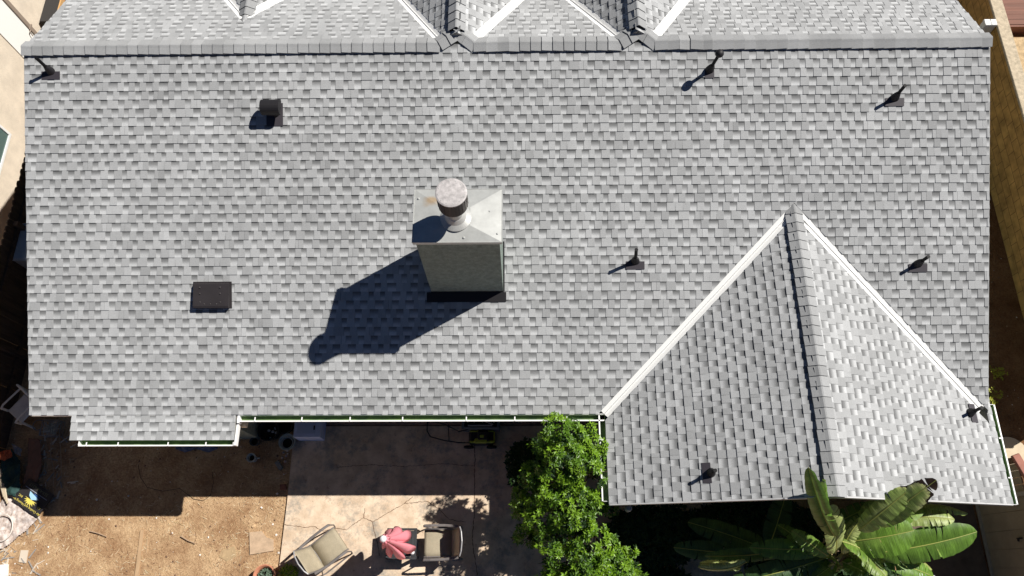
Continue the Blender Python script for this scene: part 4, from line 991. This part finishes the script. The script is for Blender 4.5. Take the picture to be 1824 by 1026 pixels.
# scalloped vent flap near the top and tie strap
mb = MB(); P = []; 
for z, r_ in ((2.43, .02), (2.37, .06), (2.30, .085)):
    for k in range(48):
        a = 2 * math.pi * k / 48; lob = .75 + .3 * abs(math.sin(4 * a)); P.append((5.93 + r_ * lob * math.cos(a), -1.93 + r_ * lob * math.sin(a), z - .04 * abs(math.cos(4 * a)) * (r_ > .1)))
mb.add(P, [(i * 48 + k, i * 48 + (k + 1) % 48, (i + 1) * 48 + (k + 1) % 48, (i + 1) * 48 + k) for i in range(2) for k in range(48)]); mb.build('vent_flap', PINK, um, smooth=True, solid=.003)
bt = thing('bottle', 'dark bottle with a round white cap standing on the slatted table', 'bottle', (6.08, -2.1, tz))
c = at(735, 984, tz + .1); mb = MB(); mb.lathe([(.022, tz), (.022, tz + .09), (.012, tz + .11), (0, tz + .11)], (c.x, c.y, 0), 16); mb.build('body', BLACKP, bt)
mb = MB(); mb.lathe([(.0, tz + .10), (.03, tz + .11), (.04, tz + .135), (.03, tz + .165), (0, tz + .175)], (c.x, c.y, 0), 16); mb.build('cap', MATS['white_plastic'], bt, smooth=True)

# ---------------------------------------------------------------- pots and clutter under the eave
def pot(name, label, u, v, z, r, h, colr, cat='pot', wall=.02, soil=(.02, .015, .01), group=None, part='pot'):
    c = at(u, v, z + h); o = thing(name, label, cat, (c.x, c.y, z), group=group)
    mb = MB(); mb.lathe([(r * .7, 0), (r * .95, h * .9), (r * 1.05, h * .92), (r * 1.05, h), (r * 1.05 - wall, h), (r * .9 - wall, h * .85), (r * .8 - wall, h * .55), (0, h * .55)], (c.x, c.y, z), 36)
    mb.build(part, mat(name + '_%.2f_%.2f_%.2f' % colr, colr, .6, noise=.15, scale=8), o)
    mb = MB(); mb.lathe([(0, h * .62), (r * .82 - wall, h * .62), (r * .82 - wall, h * .56)], (c.x, c.y, z), 24); mb.build('soil', mat('dark_soil', soil, .95), o)
    return o, c
pot('flower_pot', 'small thin-rimmed dark pot on the dirt below the eave step', 452, 786, 0, .085, .18, (.10, .10, .09), wall=.006)
o, c = pot('watering_can', 'pale grey watering jug with a stub spout on the shaded dirt', 447, 815, 0, .085, .20, (.40, .43, .41), cat='jug', wall=.02, part='body')
mb = MB(); mb.tube([(c.x + .08, c.y, .14), (c.x + .16, c.y - .01, .18)], .012, 8); mb.build('spout', mat('spout_grey', (.5, .5, .5), .6), o)
o, c = pot('stacked_tub', 'grey double-rimmed round tub at the edge of the patio', 511, 787, 0, .155, .22, (.34, .38, .36), cat='tub', wall=.018)
mb = MB(); mb.lathe([(.09, .12), (.115, .19), (.125, .195), (.125, .2), (.11, .2), (.09, .13), (0, .13)], (c.x - .01, c.y - .01, 0), 30); mb.build('inner_bowl', mat('bowl_grey', (.33, .36, .35), .6), o)
o, c = pot('black_planter', 'large black planter holding pale round balls under the eave', 478, 766, 0, .20, .30, (.012, .012, .013), cat='planter')
for i, (u, v) in enumerate(((479, 767), (486, 769), (491, 763), (492, 771), (482, 781))):
    q = at(u, v, .22); mb = MB(); mb.lathe([(.028 * math.sin(math.pi * k / 8), -.028 * math.cos(math.pi * k / 8)) for k in range(9)], q, 14)
    tag(mb.build('ball', mat('pale_ball', (.45, .46, .48), .6), smooth=True), ('leftmost', 'middle upper', 'topmost', 'rightmost', 'lowest')[i] + ' of the five pale round balls in the large black planter', 'ball', 'balls in the black planter')
pot('black_tub', 'black tub between the ball planter and the blue-white crate', 506, 756, 0, .17, .25, (.012, .013, .012), cat='tub')
def pbox(name, label, cat, u0, v0, u1, v1, z0, z1, colr, part='body', bev=.01):
    a, b = at(u0, v1, z1), at(u1, v0, z1); o = thing(name, label, cat, ((a.x + b.x) / 2, (a.y + b.y) / 2, z0)); mb = MB(); mb.box((a.x, a.y, z0), (b.x, b.y, z1), bev=bev); mb.build(part, mat(name, colr, .6, noise=.12), o); return o, a, b
o, a, b = pbox('utility_cabinet', 'bluish white cabinet lying half under the eave on the patio', 'cabinet', 522, 740, 573, 779, PZ, .45, (.48, .56, .78))
mb = MB(); mb.box((a.x + .06, a.y + .07, .451), (b.x - .09, b.y, .456)); mb.build('panel', mat('cabinet_panel', (.40, .47, .66), .5), o)
mb = MB(); mb.box((b.x - .13, a.y + .14, .457), (b.x - .105, a.y + .22, .468)); mb.build('handle', BLACK, o)
o, a, b = pbox('plastic_tote', 'grey rounded plastic tote of tools half under the eave behind the mower', 'tote', 822, 735, 890, 764, PZ, .35, (.15, .17, .19))
mb = MB(); mb.box((a.x + .05, a.y + .04, .351), (b.x - .05, b.y, .353)); mb.build('opening', BLACKP, o)
mb = MB(); mb.box((a.x + .12, a.y + .05, .354), (b.x - .14, a.y + .075, .365)); mb.tube([(a.x + .3, a.y + .2, .37), (b.x - .12, a.y + .08, .37)], .01, 6); tag(mb.build('metal_bar', mat('dull_bar', (.3, .3, .33), .5)), 'dull metal bars lying across the grey tote', 'bar')
# mower
mo = thing('lawn_mower', 'black and lime green lawn mower with its handle folded left', 'lawn mower', (7.2, 0, PZ)); 
cm = at(857, 778, .25)
mb = MB(); mb.box((cm.x - .24, cm.y - .15, .10), (cm.x + .27, cm.y + .15, .24), bev=.05); mb.box((cm.x - .08, cm.y - .1, .24), (cm.x + .16, cm.y + .11, .34), bev=.04); mb.build('deck', BLACK, mo)
LIME = mat('lime_plastic', (.30, .36, .03), .45)
mb = MB(); mb.box((cm.x - .22, cm.y - .12, .235), (cm.x + .25, cm.y - .075, .27), bev=.012); mb.box((cm.x - .12, cm.y - .13, .26), (cm.x + .12, cm.y - .04, .33), bev=.015); mb.box((cm.x - .02, cm.y - .03, .30), (cm.x + .06, cm.y + .02, .36), bev=.012); mb.box((cm.x - .22, cm.y + .09, .235), (cm.x + .24, cm.y + .12, .262), bev=.01); mb.box((cm.x + .24, cm.y - .1, .2), (cm.x + .262, cm.y + .1, .26)); mb.build('shroud', LIME, mo)
for sx in (-.24, .2):
    for sy in (-.18, .18):
        Mw = Matrix.Translation((cm.x + sx, cm.y + sy, PZ + .095)) @ Matrix.Rotation(math.pi / 2, 4, 'X'); mb = MB()
        prof = [(0, -.02), (.06, -.02), (.095, -.018), (.095, .018), (.06, .02), (0, .02)]
        mb.lathe(prof, (0, 0, 0), 24, M=Mw); mb.build('wheel', BLACKP, mo)
mb = MB()
for dy in (-.13, .17):
    q = [(cm.x - .2, cm.y + dy * .9, .25), (cm.x - .42, cm.y + dy * .7 - .04, .38), (cm.x - .68, cm.y + dy + .03, .42), (cm.x - .95, cm.y + dy + .1, .44)]
    mb.tube(q, .012, 8)
mb.tube([(cm.x - .95, cm.y - .03, .44), (cm.x - 1.02, cm.y + .08, .44), (cm.x - 1.02, cm.y + .24, .44), (cm.x - .95, cm.y + .3, .44)], .013, 8); mb.tube([(cm.x - .6, cm.y - .1, .41), (cm.x - .62, cm.y + .21, .41)], .009, 6); mb.build('handle', mat('handle_black', (.02, .02, .02), .3), mo)

# slabs, boards, tarps on the dirt
def flat(name, label, cat, pts, z0, z1, m, group=None):
    mb = MB(); q = [at(u, v, z1) for u, v in pts]; P = [(a.x, a.y) for a in q]
    A = sum(P[i][0] * P[(i + 1) % len(P)][1] - P[(i + 1) % len(P)][0] * P[i][1] for i in range(len(P)))
    if A < 0: P.reverse()
    mb.slab(P, z0, z1); return tag(mb.build(name, m), label, cat, group)
PAV = mat('dusty_paver', (.50, .36, .24), .9, noise=.2, scale=12, fine=.1)
flat('broken_paver', 'dusty broken concrete paver lying on the dirt left of the patio', 'paver', [(444, 948), (466, 946), (474, 957), (487, 961), (487, 981), (468, 984), (445, 988)], 0, .03, PAV)
flat('buried_paver', 'half-buried sandy paver at the left of the broken paver', 'paver', [(395, 980), (418, 973), (422, 990), (405, 1000), (390, 992)], 0, .008, mat('sandy_paver', (.42, .30, .17), .95, noise=.2))
flat('broken_brick', 'small grey block on the shaded dirt beside the patio', 'brick', [(489, 825), (495, 819), (503, 833), (497, 837)], 0, .06, mat('grey_block', (.25, .24, .22), .9, noise=.2))
flat('red_brick', 'dull red brick piece on the shaded dirt by the patio edge', 'brick', [(498, 863), (508, 862), (510, 871), (499, 873)], 0, .05, mat('red_brick', (.32, .13, .08), .9, noise=.3))
flat('timber_strip', 'long thin timber strip lying on the dry dirt', 'board', [(250, 944), (256, 944), (246, 1030), (239, 1030)], .0, .025, mat('dry_timber', (.46, .31, .18), .85, noise=.2, stretch=(3, .4, 1)))
flat('timber_strip', 'short twisted pale stick parallel to the long timber strip', 'stick', [(262, 955), (264, 955), (262, 985), (260, 985)], 0, .012, MATS['dry_timber'])
flat('tile_piece', 'pale broken tile at the lower left on the dirt', 'tile', [(37, 980), (50, 980), (46, 1003), (33, 1001)], 0, .02, mat('pale_tile', (.60, .52, .42), .8))
flat('white_block', 'white plastic block at the left bottom corner', 'block', [(0, 1006), (11, 1005), (10, 1026), (0, 1026)], 0, .08, WHITE)
def cloth(name, label, cat, outline, z, m, amp=.03, seed=1, sc=9, res=46, thick=0):
    q = [at(u, v, z) for u, v in outline]; P = [(a.x, a.y) for a in q]
    x0, x1 = min(a for a, _ in P), max(a for a, _ in P); y0, y1 = min(b for _, b in P), max(b for _, b in P)
    def inside(x, y):
        c = False
        for i in range(len(P)):
            (xa, ya_), (xb, yb_) = P[i], P[i - 1]
            if (ya_ > y) != (yb_ > y) and x < (xb - xa) * (y - ya_) / (yb_ - ya_) + xa: c = not c
        return c
    from mathutils import noise
    mb = MB(); idx = {}; pts = []; F_ = []
    for i in range(res + 1):
        for j in range(res + 1):
            x = x0 + (x1 - x0) * i / res; y = y0 + (y1 - y0) * j / res; n1 = noise.noise(Vector((x * sc, y * sc, seed))); n2 = noise.noise(Vector((x * sc * 2.6, y * sc * 2.6, seed + 9)))
            pts.append((x, y, z + amp * (1 + n1 * 1.2 + n2 * .6)))
    for i in range(res):
        for j in range(res):
            if inside(x0 + (x1 - x0) * (i + .5) / res, y0 + (y1 - y0) * (j + .5) / res):
                a = i * (res + 1) + j; F_.append((a, a + res + 1, a + res + 2, a + 1))
    used = sorted({k for f in F_ for k in f}); mp = {k: i for i, k in enumerate(used)}
    mb.add([pts[k] for k in used], [tuple(mp[k] for k in f) for f in F_]); return tag(mb.build(name, m, smooth=True, solid=.003), label, cat)
cloth('white_tarp', 'crumpled white sheet at the left edge partly under the black sign', 'sheet', [(-12, 905), (12, 886), (30, 874), (48, 880), (60, 905), (68, 925), (52, 942), (35, 955), (12, 975), (-14, 985)], .02, mat('dirty_white_sheet', (.62, .56, .53), .8, noise=.35, scale=14, col2=(.34, .26, .21)), .03, 3, 10)
mb = MB(); c = at(4, 940, .12); mb.tube([(c.x + .19 * math.cos(a), c.y + .24 * math.sin(a), .12 + .03 * math.sin(a)) for a in [k * math.pi / 20 for k in range(41)]], .011, 8); tag(mb.build('hoop', mat('white_hoop', (.68, .62, .56), .6)), 'white plastic hoop lying on the crumpled white sheet', 'hoop')
mb = MB()
for k in range(4):
    pts = [at(u + k * 2 - 3, v, .14) for u, v in ((-6, 860), (2, 830 + k * 6), (6, 870), (10, 885 + k * 4))]; mb.tube([Vector(q) for q in pts], .016, 7)
tag(mb.build('pale_pipe', mat('pale_pipe', (.5, .42, .30), .7)), 'bundle of pale hoses curving along the left edge', 'hose')
cloth('blue_tarp', 'dull blue plastic sheet crumpled on the shaded dirt below the extension gutter', 'sheet', [(314, 783), (345, 787), (392, 785), (388, 800), (372, 806), (350, 800), (330, 806), (314, 800)], .01, mat('blue_sheet', (.13, .16, .28), .5, noise=.3, scale=14), .02, 5, 12)
cloth('green_bag', 'dark green bag slumped beside the left fence', 'bag', [(6, 815), (24, 800), (40, 825), (38, 870), (30, 885), (8, 880)], .10, mat('dark_green_cloth', (.02, .06, .055), .8, noise=.3), .05, 8, 6)
cloth('cardboard_sheet', 'torn brown cardboard lying in the shaded left corner', 'cardboard', [(52, 780), (72, 783), (76, 830), (70, 850), (62, 868), (42, 862), (50, 830)], .06, mat('cardboard', (.25, .13, .085), .9, noise=.2), .02, 2, 5)
cloth('orange_cloth', 'orange cloth bundle beside the dark green bag', 'cloth', [(0, 808), (12, 802), (22, 802), (25, 812), (10, 822), (0, 818)], .25, mat('orange_cloth', (.42, .10, .04), .8), .04, 4, 16)
cloth('grey_cloth', 'grey cloth rag above the orange cloth bundle', 'cloth', [(22, 790), (30, 794), (40, 800), (38, 813), (28, 808)], .18, mat('grey_cloth', (.20, .20, .22), .8), .02, 6, 16)
# wire crate with tangled cord
wc = thing('wire_crate', 'wire crate full of tangled cord below the left eave corner', 'crate', (-.75, .2, 0))
mb = MB(); a, b = at(70, 775, .25), at(104, 748, .25); x0, x1, y0, y1 = a.x, b.x, a.y, b.y
for z in (.02, .13, .25): mb.tube([(x0, y0, z), (x1, y0, z), (x1, y1, z), (x0, y1, z), (x0, y0, z)], .005, 5)
for k in range(9):
    x = x0 + (x1 - x0) * k / 8; mb.tube([(x, y0, .25), (x, y0, .02), (x, y1, .02), (x, y1, .25)], .003, 4)
mb.build('wire_frame', mat('galvanised_wire', (.35, .36, .38), .4, metal=.5), wc)
mb = MB(); R = random.Random(9); q = []
for k in range(120): q.append((R.uniform(x0 + .03, x1 - .03), R.uniform(y0 + .03, y1 - .03), R.uniform(.08, .3)))
mb.tube(q, .006, 5); tag(mb.build('tangled_cord', mat('pale_cord', (.42, .42, .38), .8)), 'tangled pale cord heaped in the wire crate', 'cord')
mb = MB(); c = at(68, 757, .2); mb.tube([(c.x + .1 * math.cos(a), c.y + .1 * math.sin(a), .2) for a in [k * math.pi / 14 for k in range(29)]], .006, 6); tag(mb.build('wire_loop', mat('dull_wire', (.15, .18, .22), .5)), 'thin dark loop of hose left of the wire crate', 'hose')
# plastic chair
pc = thing('plastic_chair', 'white plastic garden chair tipped beside the left fence', 'chair', (0, 0, 0)); c = at(34, 728, .45)
Mp = Matrix.Translation((c.x + .05, c.y, .0)) @ Matrix.Rotation(math.radians(-38), 4, 'Z'); pc.matrix_world = Mp
WP = mat('aged_white_plastic', (.68, .65, .60), .6, noise=.2, scale=5)
mb = MB(); mb.box((-.20, -.20, .0), (.20, .22, .035), M=Matrix.Translation((0, 0, .40)) @ Matrix.Rotation(.05, 4, 'X'), bev=.015); mb.build('seat', WP, pc, local=True)
mb = MB()
for k in range(5): mb.box((-.18 + k * .075, .20, .44), (-.13 + k * .075, .23, .78), M=Matrix.Rotation(-.15, 4, 'X'))
mb.tube([(-.2, .29, .42), (-.2, .33, .80), (0, .35, .86), (.2, .33, .80), (.2, .29, .42)], .022, 8); mb.build('backrest', WP, pc, local=True)
for sx in (-.19, .19):
    for sy in (-.18, .2): mb = MB(); mb.tube([(sx, sy, .41), (sx * 1.15, sy * 1.15, 0)], [.028, .02], 8); mb.build('leg', WP, pc, local=True)
    mb = MB(); mb.tube([(sx * 1.1, -.2, .40), (sx * 1.15, -.2, .60), (sx * 1.15, -.12, .64), (sx * 1.1, .30, .64)], .024, 8, flat=.6); mb.build('armrest', WP, pc, local=True)
mb = MB(); R = random.Random(44)
for i in range(150):
    c = at(R.uniform(-5, 75), R.uniform(905, 1026), .0); 
    if R.random() < .5: c = at(R.uniform(60, 130), R.uniform(775, 900), .0)
    a_ = R.uniform(0, 3.14); L_ = R.uniform(.03, .22); wv = R.uniform(.004, .016); d = Vector((math.cos(a_), math.sin(a_), 0)) * L_; n_ = Vector((-d.y, d.x, 0)).normalized() * wv; z_ = Vector((0, 0, R.uniform(.006, .03)))
    mb.add([c - n_, c + d - n_ * .6, c + d + n_ * .6, c + n_, c - n_ + z_, c + d - n_ * .6 + z_, c + d + n_ * .6 + z_, c + n_ + z_], [(4, 5, 6, 7), (0, 1, 5, 4), (1, 2, 6, 5), (2, 3, 7, 6), (3, 0, 4, 7)], R.choice((0, 1, 2)))
tag(mb.build('scrap_litter', [mat('scrap_pale', (.62, .54, .44), .8), mat('scrap_tan', (.42, .30, .19), .8), mat('scrap_grey', (.30, .28, .26), .8)]), kind='stuff')
# the black sign board lying on the sheet
A0, A1, A2, A3 = at(22, 891, .09), at(53, 852, .09), at(100, 883, .09), at(64, 921, .09)
sc_ = (A0 + A1 + A2 + A3) / 4; ex = ((A0 - A3) + (A1 - A2)); ex.z = 0; wS = ex.length / 2; ex.normalize(); ey = Vector((-ex.y, ex.x, 0)); hS = abs((A0 - A1).dot(ey))
sg = thing('sign_board', 'black sign board with yellow lettering and a sun, lying on the white sheet', 'sign', (sc_.x, sc_.y, .10), math.atan2(ex.y, ex.x) )
mb = MB(); mb.box((-wS / 2, -hS / 2, 0), (wS / 2, hS / 2, .012)); mb.build('board', mat('black_board', (.028, .026, .028), .35), sg, local=True)
YEL = mat('yellow_letter', (.72, .60, .12), .6); OLV = mat('olive_letter', (.22, .22, .12), .6); PALE = mat('pale_blue_print', (.35, .58, .75), .6); DBL = mat('deep_blue_print', (.03, .09, .25), .6)
def text(body, x, y, size, m, name='lettering', al='CENTER'):
    cu = bpy.data.curves.new(name, 'FONT'); cu.body = body; cu.size = size; cu.align_x = al; cu.align_y = 'CENTER'; cu.extrude = .0006; cu.resolution_u = 2
    t = bpy.data.objects.new('tmp', cu); COL.objects.link(t); dg = bpy.context.evaluated_depsgraph_get(); dg.update(); me = bpy.data.meshes.new_from_object(t.evaluated_get(dg)); COL.objects.unlink(t); bpy.data.objects.remove(t)
    me.materials.clear(); me.materials.append(m); o = bpy.data.objects.new(name, me); COL.objects.link(o); o.parent = sg; o.location = (x, y, .0132); return o
# in the board's own frame the writing reads from +x... its top is the far (+y) side
text('559-416-6517', 0, -hS * .36, hS * .17, OLV)
text('Air Cooling and Heating Inc', 0, hS * .385, hS * .125, YEL)
text('AIR', -wS * .36, hS * .18, hS * .12, YEL); text('INC', wS * .36, hS * .18, hS * .12, YEL)
mb = MB(); mb.box((-wS * .42, -hS * .215, .0124), (wS * .42, -hS * .19, .0134)); mb.build('stripe', mat('grey_stripe', (.30, .33, .40), .6), sg, local=True)
mb = MB(); mb.add([(-wS * .22, -.02, .013), (wS * .2, -hS * .15, .013), (wS * .14, hS * .0, .013), (0, hS * .1, .013)], [(0, 1, 2, 3)]); mb.build('mountain', PALE, sg, local=True)
mb = MB(); mb.add([(-wS * .22, -hS * .15, .0128), (wS * .05, -hS * .16, .0128), (-wS * .1, hS * .04, .0128)], [(0, 1, 2)]); mb.build('mountain_shade', DBL, sg, local=True)
mb = MB(); P = [(0, hS * .10, .0133)]
for k in range(17):
    a = math.pi * k / 16; r_ = (.26 if k % 2 == 0 else .15) * hS; P.append((r_ * 1.2 * math.cos(a), hS * .10 + r_ * math.sin(a), .0133))
mb.add(P, [(0, i, i + 1) for i in range(1, 17)]); mb.build('sun_emblem', YEL, sg, local=True)

# terracotta pot and bush at the bottom edge
o, c = pot('terracotta_pot', 'terracotta pot of small succulents at the bottom edge', 470, 1026, 0, .19, .26, (.52, .22, .13), wall=.02)
def bush(name, label, c, rx, ry, rz, n, m, lf, seed, parent=None):
    R = random.Random(seed); mb = MB(); c = Vector(c)
    for i in range(n):
        d = Vector((R.gauss(0, 1), R.gauss(0, 1), abs(R.gauss(0, 1)))).normalized(); q = c + Vector((d.x * rx, d.y * ry, d.z * rz)) * R.uniform(.7, 1)
        for j in range(4):
            b = R.uniform(0, 6.28); dd = (Vector((math.cos(b), math.sin(b), 0)) * .8 + d * .6).normalized(); s_ = dd.cross(d if abs(dd.dot(d)) < .95 else Vector((1, 0, 0))).normalized() * lf * .32; L_ = lf * R.uniform(.7, 1.3)
            mb.add([q, q + dd * L_ * .5 + s_, q + dd * L_, q + dd * L_ * .5 - s_], [(0, 1, 2, 3)], R.choice((0, 0, 1)) if isinstance(m, list) else 0)
    ob = mb.build(name, m, parent); return ob if parent else tag(ob, label, 'plant')
bush('succulents', '', (c.x, c.y, .17), .13, .13, .12, 130, mat('succulent_green', (.10, .15, .10), .6), .035, 3, o)
c = at(512, 1022, .15); bush('yellow_green_bush', 'small bright yellow-green bush below the diagonal chair', (c.x, c.y, .0), .19, .17, .26, 260, [mat('lime_leaf', (.30, .42, .03), .5, trans=.3), LEAF[1]], .035, 8)

# litter of straw, chips and small stones
R = random.Random(21); mb = MB()
for i in range(5200):
    x = R.uniform(-1.9, 3.58); y = R.uniform(-3.0, .2) if R.random() < .35 else R.uniform(-3.0, -1.0)
    if R.random() < .5 * (1 + math.sin(x * 3.1 + y * 2) * math.sin(y * 4.3 - x)) : continue
    a = R.uniform(0, 6.28); L_ = R.choice((.03, .05, .07, .11)) * R.uniform(.7, 1.2); wv = R.uniform(.002, .0048); bend = R.uniform(-.5, .5)
    p0 = Vector((x, y, R.uniform(.003, .012))); d = Vector((math.cos(a), math.sin(a), R.uniform(-.05, .15))) * L_ * .5; d2 = Vector((math.cos(a + bend), math.sin(a + bend), R.uniform(-.1, .1))) * L_ * .5; s_ = Vector((-d.y, d.x, 0)).normalized() * wv
    p1 = p0 + d; p2 = p1 + d2; p2.z = max(p2.z, .003)
    mb.add([p0 - s_, p1 - s_, p2, p1 + s_, p0 + s_], [(0, 1, 3, 4), (1, 2, 3)], R.choice((0, 0, 1, 2)))
tag(mb.build('straw_litter', [mat('straw', (.55, .40, .22), .8), mat('straw_pale', (.66, .54, .36), .8), mat('straw_brown', (.24, .13, .07), .9)]), kind='stuff')
mb = MB()
for i in range(900):
    x = R.uniform(-1.9, 3.58) if R.random() < .7 else R.uniform(15.9, 18.3); y = R.uniform(-2.8, .2) if x < 5 else R.uniform(-.5, 6)
    r_ = R.choice((.004, .006, .008, .012, .02)) * R.uniform(.7, 1.3); c = Vector((x, y, r_ * .4)); P = [c + Vector((math.cos(k * 1.05) * r_ * R.uniform(.7, 1.1), math.sin(k * 1.05) * r_ * R.uniform(.7, 1.1), 0)) for k in range(6)] + [c + Vector((R.uniform(-.3, .3) * r_, R.uniform(-.3, .3) * r_, r_ * .8))]
    mb.add(P, [(k, (k + 1) % 6, 6) for k in range(6)], R.choice((0, 0, 1, 1, 2)))
tag(mb.build('gravel_chips', [mat('chip_tan', (.38, .26, .16), .9), mat('chip_brown', (.20, .12, .075), .9), mat('chip_white', (.75, .70, .64), .8)]), kind='stuff')
for i, (u, v, s_, lab) in enumerate(((486, 934, .022, 'white stone chip between the patio and the shadow edge'), (492, 953, .026, 'white stone chip above the broken paver'), (452, 937, .05, 'tan angular stone on the dirt above the broken paver'), (194, 925, .02, 'pale chip on the dirt near the shadow edge'))):
    c = at(u, v, 0); mb = MB(); P = [c + Vector((math.cos(k * .9) * s_ * R.uniform(.7, 1.1), math.sin(k * .9) * s_ * R.uniform(.7, 1.1), .001)) for k in range(7)]; P += [c + (q - c) * .6 + Vector((0, 0, s_ * .6)) for q in P]
    mb.add(P, [tuple(range(7, 14))] + [(k, (k + 1) % 7, 7 + (k + 1) % 7, 7 + k) for k in range(7)]); tag(mb.build('stone', MATS['chip_white'] if s_ < .04 else mat('stone_tan', (.55, .38, .22), .9)), lab, 'stone')
mb = MB(); q = [at(u, v, .01) for u, v in ((246, 828), (250, 850), (262, 868), (290, 875), (320, 870), (345, 889), (362, 892), (375, 882), (380, 860), (378, 840))]; mb.tube(q, .004, 6); tag(mb.build('black_hose', BLACKP), 'thin black drip hose looping over the shadow edge on the dirt', 'hose')
mb = MB()
for k, (u, v) in enumerate(((505, 806), (510, 812), (503, 815), (508, 822), (512, 803))): mb.lathe([(.0, -.02), (.02, -.01), (.025, .01), (0, .03)], at(u, v, .05 + .01 * k), 8)
tag(mb.build('garden_figurine', mat('pinkish_figurine', (.45, .36, .34), .6, noise=.4, scale=30)), 'small broken pinkish white figurine on the dirt below the round tub', 'figurine')
for i, (pts, lab) in enumerate(((((92, 780), (90, 810), (96, 838), (95, 865)), 'crooked pale branch standing in the left corner litter'), (((105, 770), (108, 800), (110, 850)), 'thin grey branch beside the crooked pale branch'), (((160, 946), (175, 950), (190, 956)), 'pale split stick on the sunlit dirt'), (((322, 955), (335, 963), (348, 968)), 'short stick right of the long timber strip'))):
    mb = MB(); mb.tube([at(u, v, .04) for u, v in pts], [.012 - .002 * (k % 3) for k in range(len(pts))], 6); tag(mb.build('stick', mat('stick_wood', (.38, .27, .18), .85)), lab, 'stick')
